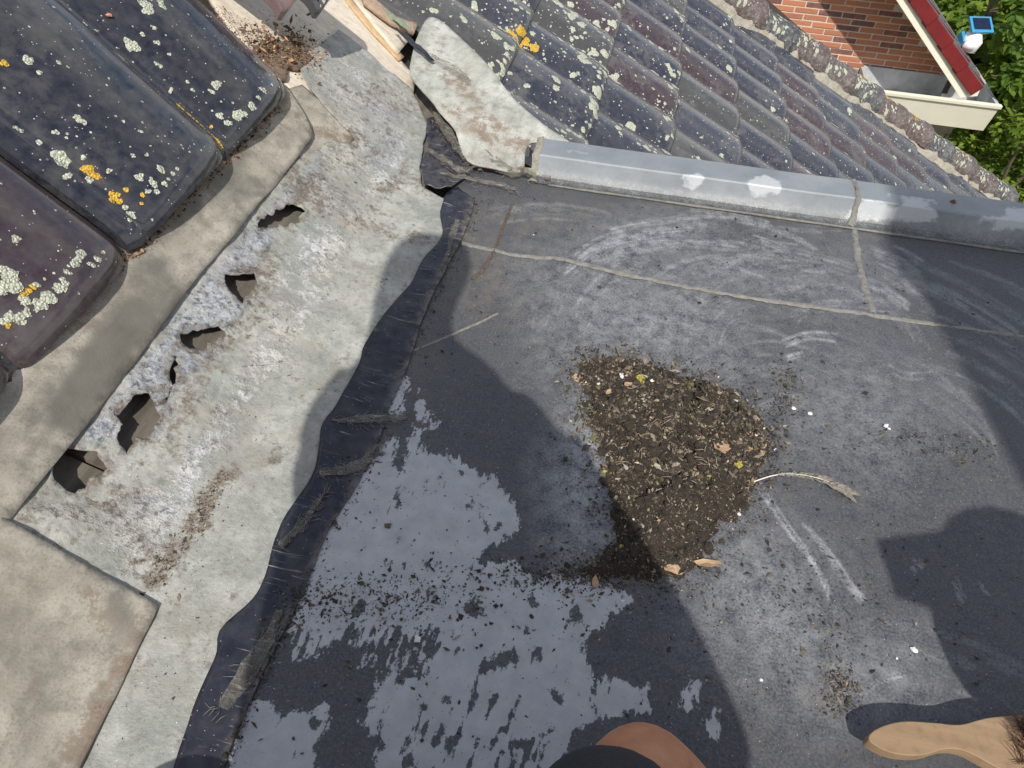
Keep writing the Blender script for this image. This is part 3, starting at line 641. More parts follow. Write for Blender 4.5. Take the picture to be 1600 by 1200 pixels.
l2 = sheet('lead_sheet', o, z_low, MM['lead'], None, (), .009, .004,
           lead_attr([([(0, 960), (80, 1060), (60, 1180)], 60, .35), ([(150, 1150), (200, 1000), (180, 940)], 26, .35)], [([(230, 960), (180, 1060), (120, 1200)], 16, .7), ([(150, 940), (165, 1000)], 24, .5), ([(40, 1080), (50, 1060)], 10, .6), ([(100, 1180), (170, 1090)], 20, .5)]), 7)
tag(l2, 'broad dull beige lead sheet lapped over the zinc with one straight edge', 'lead flashing')
z_l3 = lambda x, y: z_lead(x, y) - .010
e = hl([(352, 140), (372, 114), (410, 112), (468, 108), (520, 165), (562, 212), (530, 240), (440, 300), (430, 260), (420, 200)])
l3 = sheet('lead_offcut', ragged(e, .02, .001, 8), lambda x, y: np.minimum(z_lead(x, y) - .006, z_zinc(x, y) - .004), MM['lead'], None, (), .009, .003, lead_attr([], [([(370, 130), (480, 200), (545, 220)], 12, .7)]), 8)
tag(l3, 'narrow olive beige lead piece between the long strip and the zinc corner', 'lead flashing')

# ---- black bitumen tape over the joint
tl = [(240, 1290), (272, 1200), (300, 1110), (335, 1030), (345, 985), (395, 935), (415, 900), (430, 840), (450, 800), (490, 740), (497, 700), (505, 660), (530, 625), (560, 570), (570, 535), (600, 490), (640, 445), (660, 405), (690, 370), (688, 330), (698, 302), (716, 292)]
tr_ = [(742, 312), (735, 340), (722, 372), (690, 432), (662, 492), (641, 560), (604, 650), (590, 690), (560, 752), (512, 832), (472, 930), (440, 990), (396, 1082), (350, 1200), (320, 1290)]
def z_tape(x, y): return np.maximum(z_zinc(x, y) * np.clip((-.30 - x) / .03, 0, 1), .0015) + .003 + fbm(x, y, 35, 3, 71) * .003
o = hit(np.concatenate([smooth(tl, 4), smooth(tr_, 4)]), z_tape)[:, :2]
tp = thing('bitumen_tape', (-.3, .6, 0), 'black wavy bitumen tape strip between pale zinc and dark membrane', 'tape')
def tape_attr(V, P): return dict(dust=np.clip(1 - dist_line(P, tr_) / 14., 0, 1) + .06)
sheet('tape_strip', ragged(o, .012, .001, 9), z_tape, MM['tape'], tp, (), .006, .002, tape_attr, 9)
zf = lambda x, y: z_zinc(x, y) + .008 + fbm(x, y, 60, 2, 81) * .008
fl = hit([(668, 186), (690, 174), (716, 178), (727, 202), (722, 228), (735, 252), (728, 276), (705, 291), (680, 294), (664, 288), (657, 262), (668, 225)], zf)[:, :2]
sheet('tape_flap', ragged(fl, .01, .0016, 10), zf, MM['tape'], tp, (), .005, .002, lambda V, P: dict(dust=np.full(len(P), .35)), 10)

# ---- crumpled remains of foil
def ribbon(name, path, widths, mat, label=None, cat=None, group=None, seed=0, lift=.0035, parent=None, z0=None, amp=.0028, nu=11, nv=5):
    """a crumpled torn piece lying on the sheets: path in measured points"""
    P = at_z(path, .004)[:, :2]; L = smooth(P, 8); n = nu
    s = np.concatenate([[0], np.cumsum(np.linalg.norm(np.diff(L, axis=0), axis=1))]); t = np.linspace(0, s[-1], n)
    C = np.stack([np.interp(t, s, L[:, 0]), np.interp(t, s, L[:, 1])], 1); T = np.gradient(C, axis=0); N = np.stack([-T[:, 1], T[:, 0]], 1); N /= np.linalg.norm(N, axis=1)[:, None] + 1e-9
    w = np.interp(np.linspace(0, 1, n), np.linspace(0, 1, len(widths)), widths); r = np.random.default_rng(seed); V = []
    ph = r.uniform(0, 6, 4)
    for j in range(nv):
        a = j / (nv - 1) * 2 - 1
        q = C + N * (a * w / 2 * .75 * (1 + fbm(t, t * 0 + np.sign(a) * 5, 60, 3, seed + 3) * .45))[:, None]
        fold = np.abs(np.sin(a * 3.3 + ph[0] + 1.5 * np.sin(t / s[-1] * 4 + ph[1]))) * amp * .8 + r.uniform(0, 1.1, n) * amp
        base = np.maximum(z_zinc(q[:, 0], q[:, 1]) * (q[:, 0] < -.31), 0) if z0 is None else z0(q[:, 0], q[:, 1])
        V.append(np.concatenate([q, (base + lift + np.maximum(fold, 0))[:, None]], 1))
    o = add(name, np.concatenate(V), grid_faces(n, nv), mat, parent)
    o.data.set_sharp_from_angle(angle=math.radians(12))
    if label:
        fb = []
        for i in range(60):
            k = int(r.integers(0, n)); sd_ = r.choice([-1, 1]); q = C[k] + N[k] * sd_ * w[k] * r.uniform(.2, .6); a = math.atan2(T[k][1], T[k][0]) + r.normal(0, .7); Lf = r.uniform(.005, .018)
            bz = lambda p: float((np.maximum(z_zinc(p[:1], p[1:2]) * (p[0] < -.31), 0) if z0 is None else z0(p[:1], p[1:2]))[0]) + lift
            e = q + np.array([math.cos(a), math.sin(a)]) * Lf; m_ = (q + e) / 2 + r.normal(0, .0015, 2)
            fb.append(tube([(*q, bz(q) + .001), (*m_, bz(m_) + r.uniform(.001, .005)), (*e, bz(e) + r.uniform(0, .003))], [.0004, .0004, .0002], 4))
        add('fibres', *merge(fb), MM['mastic'], o, kind='stuff')
    return tag(o, label, cat, group) if label else o
FL = 'torn foil scraps along the tape'
ribbon('foil_scrap', [(520, 662), (560, 658), (600, 655), (635, 652)], [.004, .016, .02, .014], MM['foil'], 'flat grey foil scrap crossing the tape beside a dark streak', 'foil scrap', FL, 1)
ribbon('foil_scrap', [(500, 742), (540, 735), (570, 722), (600, 690)], [.012, .02, .018, .004], MM['foil'], 'frayed torn foil scrap with splayed ends at the tape edge', 'foil scrap', FL, 2)
ribbon('foil_scrap', [(440, 856), (460, 835), (485, 805), (508, 772)], [.008, .013, .011, .003], MM['foil'], 'slim leaf shaped foil sliver lying in the middle of the black tape', 'foil scrap', FL, 3, amp=.0025)
ribbon('foil_scrap', [(438, 955), (425, 990), (395, 1040), (350, 1110)], [.010, .02, .026, .018], MM['foil'], 'long crumpled foil scrap twisting along the tape edge', 'foil scrap', FL, 4, amp=.004)
cz = lambda x, y: np.maximum(np.maximum(z_zinc(x, y) * (x < -.32), 0), np.interp(y, [1.33, 1.36, 1.40, 1.6], [0, .004, .014, .03]))
ribbon('foil_scrap', [(668, 250), (690, 262), (715, 275), (745, 270)], [.006, .022, .024, .012], MM['foil'], 'curled brown foil scrap at the corner where tape and zinc meet', 'foil scrap', FL, 5, z0=cz, lift=.010, amp=.007)
ribbon('foil_scrap', [(680, 205), (695, 225), (712, 250), (725, 268)], [.026, .034, .024, .01], MM['foil'], 'upright dark foil loop standing on the black tape flap', 'foil scrap', FL, 6, z0=cz, lift=.018, amp=.009)
ribbon('foil_scrap', [(688, 280), (730, 284), (780, 292), (806, 302)], [.008, .026, .024, .004], MM['foil'], 'pointed foil scrap lying on the membrane below the corner', 'foil scrap', FL, 7, z0=cz, lift=.004, amp=.006)
ribbon('foil_scrap', [(725, 262), (748, 254), (775, 268), (810, 278), (860, 288)], [.016, .05, .034, .022, .006], MM['foil'], 'shiny crinkled foil scrap reaching from the corner to the trim end', 'foil scrap', FL, 8, z0=cz, lift=.004, amp=.013, nu=14, nv=6)
ribbon('foil_scrap', [(715, 345), (708, 365), (702, 390), (690, 420)], [.012, .016, .012, .006], MM['foil'], 'narrow frayed foil scrap beside the upper end of the tape', 'foil scrap', FL, 9)

# ---- pale lead apron at the corner, leading to the tiles beyond
zE = fit([(835, 262, .012), (888, 221, .045), (668, 30, .12), (650, 112, .10), (760, 100, .085), (725, 240, .03)])
zE2 = lambda x, y: zE(x, y) + fbm(x, y, 8, 3, 91) * .012 + fbm(x, y, 30, 2, 92) * .003
o = hit(smooth([(668, 28), (690, 33), (722, 62), (762, 100), (800, 150), (850, 195), (892, 223), (860, 224), (832, 222), (820, 240), (815, 268), (770, 262), (730, 250), (712, 205), (690, 180), (672, 155), (648, 128), (640, 105), (652, 60)], 4, True), zE2)[:, :2]
le = sheet('lead_apron', ragged(o, .02, .0012, 12), zE2, MM['lead_pale'], None, (), .009, .004,
           lead_attr([([(700, 175), (790, 235)], 14, .4), ([(730, 150), (745, 165)], 18, .5)], [([(712, 115), (725, 130)], 14, .7), ([(770, 190), (800, 215), (825, 225)], 12, .6), ([(740, 195), (760, 205)], 8, .5), ([(745, 190), (790, 215), (820, 232)], 14, .6), ([(700, 120), (735, 150), (750, 170)], 16, .45), ([(660, 100), (690, 60)], 12, .3), ([(690, 165), (740, 200), (770, 225)], 5, .8)]), 12)
tag(le, 'pale curved lead apron with wavy edge lying against the tiles', 'lead flashing')
st = thing('plastic_strip', tuple(at_z((640, 125), .07)[0]), 'dark plastic strip with green end lying across the zinc corner', 'plastic strip')
zs = lambda x, y: np.maximum(z_zinc(x, y), zE2(x, y))
ribbon('strip_body', [(622, 120), (640, 132), (660, 148), (680, 160)], [.012, .018, .022, .016], MM['rubber'], seed=21, parent=st, z0=zs, lift=.010, amp=.003)
ribbon('strip_end', [(604, 102), (625, 112), (645, 124)], [.012, .020, .016], MM['green'], seed=22, parent=st, z0=zs, lift=.014, amp=.003)
ribbon('strip_tail', [(676, 157), (705, 168), (735, 185)], [.016, .026, .010], MM['foil'], seed=23, parent=st, z0=zs, lift=.010, amp=.008)

# ================================================================== TILES
TW = .25
def tprof(u):
    t = np.clip((u - .17) / .90, 0, 1)
    z = .010 + .006 * np.exp(-((u - .115) / .022) ** 2) + .032 * np.sin(math.pi * t) ** .75 * (u > .17) + .013 * t
    return z
def tz(x, y, W, L, lift):
    z = tprof(x / W) * (.74 if W > .251 else 1.) + lift * (1 - y / L)
    z = z - (.012 * np.clip(1 - y / .03, 0, 1) ** 2 if W > .251 else .014 * np.clip(1 - y / .028, 0, 1) ** 2)
    return z
def tile_mesh(name, W, L, nu, nv, lift, mat, thick=.013, seed=0):
    us = np.linspace(0, 1.07, nu) * W; vsn = L * np.concatenate([[0, .006, .015, .03, .05], np.linspace(.085, 1, nv - 5)])
    X, Y = np.meshgrid(us, vsn); X = X.ravel(); Y = Y.ravel(); Z = tz(X, Y, W, L, lift) + fbm(X, Y, 14, 2, seed) * .002
    edge = Y - .010 * np.clip((X / W - .93) / .14, 0, 1) ** 2 * 0
    Y2 = np.where(Y < .03, Y + .012 * np.clip((X / W - .9) / .17, 0, 1) ** 2 + .006 * np.clip(1 - X / W / .08, 0, 1), Y)
    T = np.stack([X, Y2, Z], 1); B = T - np.array([0, 0, thick]); n = nu * nv
    F = grid_faces(nu, nv); F2 = [tuple(i + n for i in f[::-1]) for f in F]
    loop = list(range(nu)) + [j * nu + nu - 1 for j in range(1, nv)] + [(nv - 1) * nu + i for i in range(nu - 2, -1, -1)] + [j * nu for j in range(nv - 2, 0, -1)]
    S = [(loop[(i + 1) % len(loop)], loop[i], loop[i] + n, loop[(i + 1) % len(loop)] + n) for i in range(len(loop))]
    me = mesh_data(name, np.concatenate([T, B]), F + F2 + S, mat)
    me.set_sharp_from_angle(angle=math.radians(50)); return me
def slope_mat(theta, o):
    c, s = math.cos(theta), math.sin(theta)
    return Matrix(((0, -c, s, o[0]), (1, 0, 0, o[1]), (0, s, c, o[2]), (0, 0, 0, 1)))
class Blobs:
    def __init__(s): s.V = []; s.F = []; s.k = 0
    def add(s, M, x, y, r, surf, h=.16, n=11, rag=.3):
        a = np.linspace(0, 2 * math.pi, n, endpoint=False) + rng.uniform(0, 1)
        P = [(x, y, .0)]; 
        for f, dz in ((.55, h * .8), (1., 0)):
            rr = r * f * (1 + rng.uniform(-rag, rag, n))
            P += [(x + q * math.cos(b), y + q * math.sin(b), dz) for q, b in zip(rr, a)]
        P = np.array(P); P[0, 2] = h * .7
        Z = surf(P[:, 0], P[:, 1]) + .0005 + P[:, 2] * r
        Wd = [M @ Vector((p[0], p[1], z)) for p, z in zip(P, Z)]
        s.V += [tuple(w) for w in Wd]; k = s.k
        for i in range(n):
            j = (i + 1) % n
            s.F += [(k, k + 1 + i, k + 1 + j), (k + 1 + i, k + 1 + n + i, k + 1 + n + j, k + 1 + j)]
        s.k += 1 + 2 * n
    def patch(s, M, x, y, r, surf, lim):
        """a rosette: a few overlapping lobes"""
        m = max(1, int(3 + r / .004)) if r > .004 else 1
        for i in range(min(m, 9)):
            a = rng.uniform(0, 6.3); d = r * rng.uniform(0, .75) * (i > 0)
            xx = x + d * math.cos(a); yy = y + d * math.sin(a)
            if lim[0] < xx < lim[1] and lim[2] < yy < lim[3]: s.add(M, xx, yy, r * rng.uniform(.35, .62) if m > 1 else r, surf)
    def build(s, name, mat, parent):
        return add(name, np.array(s.V), s.F, mat, parent, kind='stuff') if s.V else None

# ---- the big tiles above the lead
TH = math.radians(45)
near_roof = thing('near_tiled_roof', (-.8, .8, .15), 'large glossy black glazed tiles with lichen above the lead strip', 'tiled roof')
LN = .44
me_n = tile_mesh('roof_tile', .257, LN, 40, 26, .010, MM['tile'], .014, 3)
o0 = np.array([-.668, 0, .1665])
nt = []
for k, (y0, ds, dn, cl) in enumerate([(.436, -.004, -.014, (.040, .024, .027)), (.718, 0, .004, (.012, .014, .022)), (.974, .0, .0, (.012, .014, .021))]):
    M = slope_mat(TH, (o0[0] + dn * .7 - ds * .7, y0, o0[2] + dn * .7 + ds * .7)); nt.append(M)
    place('roof_tile', me_n, M, near_roof, cl)
up = LN - .07
for y0, cl in [(.2, (.035, .022, .025)), (.457, (.014, .016, .024)), (.714, (.013, .015, .022)), (.972, (.014, .016, .024))]:
    M = slope_mat(TH, (o0[0] - up * .707 + .012, y0, o0[2] + up * .707 + .012)); place('roof_tile', me_n, M, near_roof, cl)
M = slope_mat(TH, (o0[0] - .004, .195, o0[2] - .006)); place('roof_tile', me_n, M, near_roof, (.036, .022, .025))
def px_on_tile(p, M):
    inv = M.inverted(); n = np.array(M.col[2][:3]); z = .03
    for _ in range(5):
        w = on_plane(p, np.array((M @ Vector((0, 0, z)))[:3]), n)[0]; l = inv @ Vector(w)
        z = float(tz(np.array([l.x]), np.array([l.y]), .257, LN, .010)[0])
    return l.x, l.y
surf_n = lambda x, y: tz(x, y, .257, LN, .010)
LIM = (.004, .257 * 1.065, .004, LN)
pale, yell = Blobs(), Blobs()
spots = {2: [(335, 132, 12), (230, 10, 18), (250, 4, 12), (133, 38, 8), (222, 55, 6), (246, 67, 6), (240, 45, 6), (205, 73, 14), (265, 85, 5), (245, 100, 5), (330, 143, 7), (370, 180, 15), (395, 165, 10), (412, 142, 8), (436, 124, 6), (355, 192, 8), (382, 178, 8), (265, 143, 6), (250, 103, 4), (293, 128, 3), (150, 48, 3), (345, 182, 5), (404, 152, 7), (425, 133, 6), (300, 140, 3), (110, 15, 4), (345, 182, 8)],
         1: [(123, 188, 11), (43, 95, 9), (87, 205, 6), (90, 250, 14), (100, 258, 8), (108, 275, 8), (28, 203, 7), (60, 223, 4), (208, 243, 5), (230, 243, 5), (250, 263, 9), (220, 280, 9), (237, 285, 9), (245, 300, 7), (258, 288, 6), (270, 272, 6), (205, 335, 7), (138, 283, 7), (62, 114, 4), (170, 267, 5), (218, 205, 5), (92, 98, 4), (203, 345, 5), (232, 300, 6), (277, 264, 5), (264, 280, 5), (195, 325, 4), (193, 190, 3), (130, 247, 4)],
         0: [(20, 436, 17), (8, 450, 12), (40, 470, 10), (15, 497, 12), (75, 462, 13), (90, 450, 11), (62, 475, 9), (127, 400, 11), (118, 412, 8), (154, 406, 8), (145, 415, 7), (30, 500, 9), (105, 425, 7), (25, 372, 8), (40, 490, 9), (160, 395, 5), (55, 445, 6), (8, 420, 8), (100, 440, 7)]}
for k, L in spots.items():
    for x, y, r in L:
        a, b = px_on_tile((x, y), nt[k])
        if LIM[0] < a < LIM[1] and LIM[2] < b < LIM[3]: pale.patch(nt[k], a, b, r * .00092, surf_n, LIM)
for k, L in {1: [(140, 266, 9), (147, 274, 8), (134, 262, 7), (180, 308, 9), (188, 316, 7), (173, 303, 6), (197, 297, 4), (222, 305, 4), (221, 318, 3), (5, 97, 6)], 2: [(277 + 7.5 * i, 164 + 7.2 * i, 6 + (i % 3)) for i in range(10)] + [(330, 200, 5), (340, 222, 6)], 0: [(45, 455, 6), (52, 447, 5), (38, 460, 4), (12, 508, 5)]}.items():
    for x, y, r in L:
        a, b = px_on_tile((x, y), nt[k])
        if LIM[0] - .004 < a < LIM[1] and LIM[2] < b < LIM[3]: yell.patch(nt[k], max(a, .004), b, r * .00095, surf_n, LIM)
for k in (0, 1, 2):
    for i in range(70):
        b = abs(rng.normal(0, .2)) + .012; a = rng.uniform(.02, .26)
        if b < .42: pale.add(nt[k], a, b, rng.uniform(.0006, .0022), surf_n, n=7)
pale.build('pale_lichen', MM['lichen'], near_roof); yell.build('yellow_lichen', MM['lichen_y'], near_roof)
V, F = boxv(-1.1, -.66, -.2, 1.24, -.05, .04)
M = np.array(slope_mat(TH, (-.70, 0, .12)))
deck = [(a, b, c) for c in (-.03, -.02) for b in (.03, .9) for a in (-.2, 1.22)]
Wd = [M @ np.array([*p, 1]) for p in deck]; add('roof_deck', [w[:3] for w in Wd], F, MM['soil'], near_roof, True)

# ---- bared roof boards in the gap beside the big tiles
gap = thing('bared_sheeting', (-.8, 1.6, .2), 'bared beige sheeting and raw timber in the gap without tiles', 'boards')
def slab(name, px, z0, mat, parent, thick=.012, dz=0., seed=0, amp=.0012):
    fn = lambda x, y: z_lead(x, y) * .0 + .108 + (-.608 - x) * z0 + dz + fbm(x, y, 12, 3, seed) * .004
    o = hit(px, fn)[:, :2]
    return sheet(name, ragged(o, .02, amp, seed), fn, mat, parent, (), .012, thick, lambda V, P: dict(grime_and_dark=np.full(len(P), -.3), dirt=np.full(len(P), -.2)), seed)
slab('sheeting', [(300, -60), (330, 0), (372, 60), (440, 125), (480, 180), (540, 200), (640, 180), (650, 120), (560, 20), (520, -60)], .62, MM['board2'], gap, .012, -.02, 31)
slab('timber_edge', [(530, -40), (552, 0), (590, 42), (632, 88), (624, 94), (580, 48), (543, 4), (518, -40)], .62, MM['rawwood'], gap, .006, -.014, 32)
slab('timber', [(556, -40), (565, -6), (600, 25), (640, 62), (622, 84), (588, 44), (548, -8), (540, -40)], .62, MM['board2'], gap, .008, -.010, 33)
slab('rough_timber', [(566, -40), (582, -6), (620, 25), (654, 35), (646, 52), (610, 32), (592, 18), (572, 2), (560, -40)], .60, MM['rough'], gap, .012, .012, 34, .003)
V, F = prism([(-.62, 1.2, .05), (-2.4, 1.2, 1.15), (-2.4, 1.2, 1.13), (-.62, 1.2, .03)], (0, 2.4, 0)); add('roofing_felt', V, F, MM['soil'], gap, True)
V, F = boxv(-1.3, -.66, 1.25, 2.6, -.2, -.1); add('dark_void', V, F, MM['soil'], gap, True)  # dark box filling the void, the gap's shade put into its colour
slab('mortar_lump', smooth([(376, 100), (392, 82), (402, 66), (425, 56), (440, 66), (462, 64), (474, 82), (492, 90), (470, 104), (450, 100), (440, 118), (415, 114), (398, 122)], 3, True), .62, MM['rubble'], gap, .012, -.009, 36, .006)
for i, (x, y, k) in enumerate([(445, 8, 0), (500, 6, 1)]):
    w = at_z((x, y), .28)[0]
    tt = thing('hanging_tile', tuple(w), ['rounded end of a pinkish worn tile poking over the gap', 'lichen covered dark tile end poking over the gap'][i], 'roof tile', 'tile ends over the gap')
    M = slope_mat(math.radians(38), (w[0], w[1] - .02, w[2] - .015)); me = tile_mesh('tile_end', .105, .30, 16, 14, .01, MM['tile'], .02, 40 + i)
    place('tile_end', me, M, tt, ((.20, .13, .12), (.06, .06, .065))[i])
    if i == 1:
        bl = Blobs(); sf = lambda x, y: tz(x, y, .105, .30, .01)
        for j in range(60): bl.add(M, rng.uniform(.01, .10), abs(rng.normal(.01, .05)) + .006, rng.uniform(.002, .007), sf, n=8)
        bl.build('pale_lichen', MM['lichen'], tt)

# ---- the roof beyond the trim
TF = math.radians(30); cF, sF = math.cos(TF), math.sin(TF)
PF = np.array([-.135, 2.193, -.152]); NF = np.array([sF, 0, cF]); PB = PF - NF * .034
def s_pt(s, y, n=0.): 
    """point on the far roof: s along the slope (X / cos), y, height n above the tile bed"""
    x = s * cF; return np.array([x, y, PB[2] - (x - PB[0]) * math.tan(TF)]) + NF * n
hipY = lambda s: 4.05 + .30 * (s - .49)
far_roof = thing('far_tiled_roof', (.6, 3, -.8), 'sloping roof of dark lichen spotted tiles beyond the edge trim', 'tiled roof')
LF, EX = .37, .292
mes = [tile_mesh('roof_tile', TW, LF, 20, 14, .026, MM['tile_far'], .014, 60 + i) for i in range(3)]
pal = [(.022, .026, .040)] * 6 + [(.045, .027, .031)] * 2 + [(.040, .046, .062), (.055, .036, .042), (.066, .042, .046), (.055, .055, .052), (.048, .050, .056), (.030, .034, .048)]
paleF, yellF = Blobs(), Blobs(); surf_f = lambda x, y: tz(x, y, TW, LF, .026); LIMF = (.004, TW * 1.05, .004, EX)
rt = np.random.default_rng(5); cells = {}
for i in range(-3, 11):
    sb = -.145 + EX * i
    for j in range(-4, 14):
        y0 = 2.105 + TW * j
        if y0 < 1.44 or y0 + TW * .35 > hipY(sb): continue
        M = slope_mat(TF, s_pt(sb + rt.normal(0, .004), y0 + rt.normal(0, .002))) @ Matrix.Rotation(rt.normal(0, .008), 4, 'Z') @ Matrix.Rotation(rt.normal(0, .010), 4, 'X')
        c = to_px(np.array([(M @ Vector(p))[:3] for p in ((0, 0, .03), (TW, 0, .03), (0, LF, .03), (TW, LF, .03), (TW / 2, LF / 2, .04))]))
        if c[:, 0].max() < 590 or c[:, 0].min() > 1680 or c[:, 1].max() < -60: continue
        if i < 0 and c[4, 0] < 680: continue
        cc = pal[rt.integers(len(pal))]
        place('roof_tile', mes[rt.integers(3)], M, far_roof, cc)
        dens = 95 * math.exp(-((c[4, 0] - 800) / 190) ** 2) * rt.uniform(.4, 1.5) + 12
        for q in range(int(rt.poisson(dens))):
            x = rt.uniform(.01, TW); y = rt.uniform(.005, EX) ** 1.0
            if rt.random() < .45: y = abs(rt.normal(0, .05)) + .006
            if rt.random() < .3: x = rt.choice([rt.normal(.03, .02), rt.normal(.2, .03)])
            r = min(rt.exponential(.0042) + .0014, .022)
            if LIMF[0] < x < LIMF[1] and LIMF[2] < y < LIMF[3]: paleF.patch(M, x, y, r, surf_f, LIMF)
        if rt.random() < .16: 
            for q in range(5): yellF.patch(M, TW * 1.0 + rt.normal(0, .008), .02 + abs(rt.normal(0, .012)), .009, surf_f, (.004, TW * 1.06, .004, EX))
        cells[(i, j)] = M
for (px, py, r) in [(808, 58, 14), (815, 66, 12), (800, 52, 10), (822, 62, 10), (835, 72, 9), (843, 92, 10), (850, 95, 8), (812, 50, 12), (826, 76, 6)]:
    best = None
    for M in cells.values():
        inv = M.inverted(); w = on_plane((px, py), np.array((M @ Vector((0, 0, .045)))[:3]), np.array(M.col[2][:3]))[0]; l = inv @ Vector(w)
        if .005 < l.x < TW and .005 < l.y < EX: best = (M, l.x, l.y)
    if best: yellF.patch(best[0], best[1], best[2], r * .0019, surf_f, LIMF)
paleF.build('pale_lichen', MM['lichen'], far_roof); yellF.build('yellow_lichen', MM['lichen_y'], far_roof)
dk = [s_pt(s, y, n) for n in (-.06, -.035) for y in (1.40, 5.2) for s in (-.9, 3.15)]
add('roof_deck', [dk[i] for i in (0, 1, 2, 3, 4, 5, 6, 7)], [(0, 1, 3, 2), (4, 6, 7, 5), (0, 4, 5, 1), (2, 3, 7, 6), (0, 2, 6, 4), (1, 5, 7, 3)], MM['soil'], far_roof, True)
# hip caps bedded in mortar
hd = s_pt(1, hipY(1)) - s_pt(0, hipY(0)); hl_ = np.linalg.norm(hd); hd = hd / hl_
side = np.cross(NF, hd); side /= np.linalg.norm(side)
def cap_mesh(name, L, r0, r1, seed):
    n = 14; V = []; prof_ = [(0, r0), (.02, r0 + .004), (L * .62, (r0 + r1) / 2), (L * .80, r1), (L * .83, r1 + .006), (L * .95, r1 + .007), (L, r1 + .004)]
    for t, r in prof_:
        for k in range(n):
            a = math.pi * (k / (n - 1)); V.append((r * math.cos(a), t, r * math.sin(a) * .9))
    m = len(V); V2 = [(v[0] * .86, v[1], v[2] * .86) for v in V]; P = len(prof_)
    F = grid_faces(n, P); F2 = [tuple(i + m for i in f[::-1]) for f in F]
    F3 = [((P - 1) * n + k, (P - 1) * n + k + 1, m + (P - 1) * n + k + 1, m + (P - 1) * n + k) for k in range(n - 1)] + [(k + 1, k, m + k, m + k + 1) for k in range(n - 1)]
    me = mesh_data(name, V + V2, F + F2 + F3, MM['tile_hip']); me.set_sharp_from_angle(angle=math.radians(45)); return me
capm = cap_mesh('hip_cap', .30, .090, .098, 1)
s = -.4; k = 0; bl, by = Blobs(), Blobs()
while s < 2.62:
    p = s_pt(s, hipY(s), .055 + .008 * (k % 2)); tiltv = NF * .10
    d2 = hd + tiltv * .25; d2 /= np.linalg.norm(d2); n2 = np.cross(side, d2) * -1
    if n2[2] < 0: n2 = -n2
    s2 = np.cross(d2, n2)
    M = Matrix(((s2[0], d2[0], n2[0], p[0]), (s2[1], d2[1], n2[1], p[1]), (s2[2], d2[2], n2[2], p[2]), (0, 0, 0, 1)))
    place('hip_cap', capm, M, far_roof, [(.075, .045, .045), (.03, .034, .045), (.09, .05, .048), (.045, .048, .05)][(k * 3 + k // 3) % 4])
    def hs(x, y): return np.sqrt(np.maximum(.093 ** 2 - x ** 2, 0)) * .9 + .002
    for q in range(110): bl.add(M, rng.uniform(-.085, .085), rng.uniform(.02, .25), min(rng.exponential(.0038) + .0015, .012), hs, n=8)
    if k in (7, 8, 9, 11): 
        for q in range(8): by.add(M, rng.normal(-.02, .02) * (1 if side[1] > 0 else -1), rng.normal(.15, .03), rng.uniform(.006, .013), hs, n=8)
    s += .232; k += 1
bl.build('pale_lichen', MM['lichen'], far_roof); by.build('yellow_lichen', MM['lichen_y'], far_roof)
ms = np.arange(-.5, 2.80, .012); mo = np.linspace(-.15, .15, 13); MV = []
for a in mo:
    for s in ms:
        nn = .058 + .028 * math.cos(a / .15 * 1.2) + float(fbm(np.array([s]), np.array([a]), 22, 3, 7)[0]) * .035 - (.06 if abs(a) > .14 else 0)
        MV.append(s_pt(s, hipY(s) + a + float(fbm(np.array([s]), np.array([a * 0]), 9, 3, 9)[0]) * .035, nn))
add('mortar_bed', MV, grid_faces(len(ms), len(mo)), MM['mortar'], far_roof)
gw = [s_pt(-.6, hipY(-.6) + .06, .02), s_pt(2.95, hipY(2.95) + .06, .02)]
V = [gw[0], gw[1], gw[1] - [0, 0, 1.2], gw[0] - [0, 0, 3.2]]
add('gable_wall', *prism(V, (0, .12, 0)), MM['plaster'], far_roof, True)
w0 = s_pt(2.86, 4.0, .0); e1 = on_plane([(1513, 283), (1522, 288), (1536, 316), (1530, 316)], s_pt(2.9, 4.9, .02), NF)
add('edge_flashing', *prism(e1, (0, 0, -.03)), MM['white'], far_roof, True)

# ================================================================== THE HOUSE NEXT DOOR
YW, YG = 7.1, 6.62
house = thing('brick_house', (2.2, YW, -5), 'red brick gable house with cream boards, red verge tiles and box gutter', 'house')
V, F = boxv(-1.5, 3.05, YW + .02, YW + .3, -5, -1.0)
wall = add('wall', *prism([(-1.5, YW - .010, -5), (3.0, YW - .010, -5), (3.0, YW - .010, -1.95), (-.6, YW - .010, 1.1), (-1.5, YW - .010, 1.1)], (0, .25, 0)), MM['joint'], house, True)
BL, BH = .205, .0505
bm = bmesh.new(); bmesh.ops.create_cube(bm, size=1)
for v in bm.verts: v.co = Vector((v.co.x * (BL - .011), v.co.y * .03, v.co.z * (BH - .010)))
bmesh.ops.bevel(bm, geom=list(bm.edges), offset=.0025, segments=1, affect='EDGES')
brick = bpy.data.meshes.new('brick'); bm.to_mesh(brick); bm.free(); brick.materials.append(MM['brick'])
nb = 0; rest = []
for r in range(-30, 40):
    z = -1.9 + r * BH
    for c in range(-6, 24):
        x = c * BL + (BL / 2 if r % 2 else 0) + (.01 * ((r * 7) % 3))
        if x > 2.95 or z > .9 - (x + .4) * .84: continue
        p = to_px(np.array([[x, YW - .002, z]]))[0]
        if not (1100 < p[0] < 1560 and -45 < p[1] < 175): continue
        if p[1] > 60 and p[0] < 1160 + (p[1]) * 1.1: continue
        yo = rng.normal(0, .0012)
        M = Matrix.Translation((x + rng.normal(0, .001), YW + yo, z + rng.normal(0, .0008)))
        if nb < 298: place('brick', brick, M, wall); nb += 1
        else: rest.append(M)
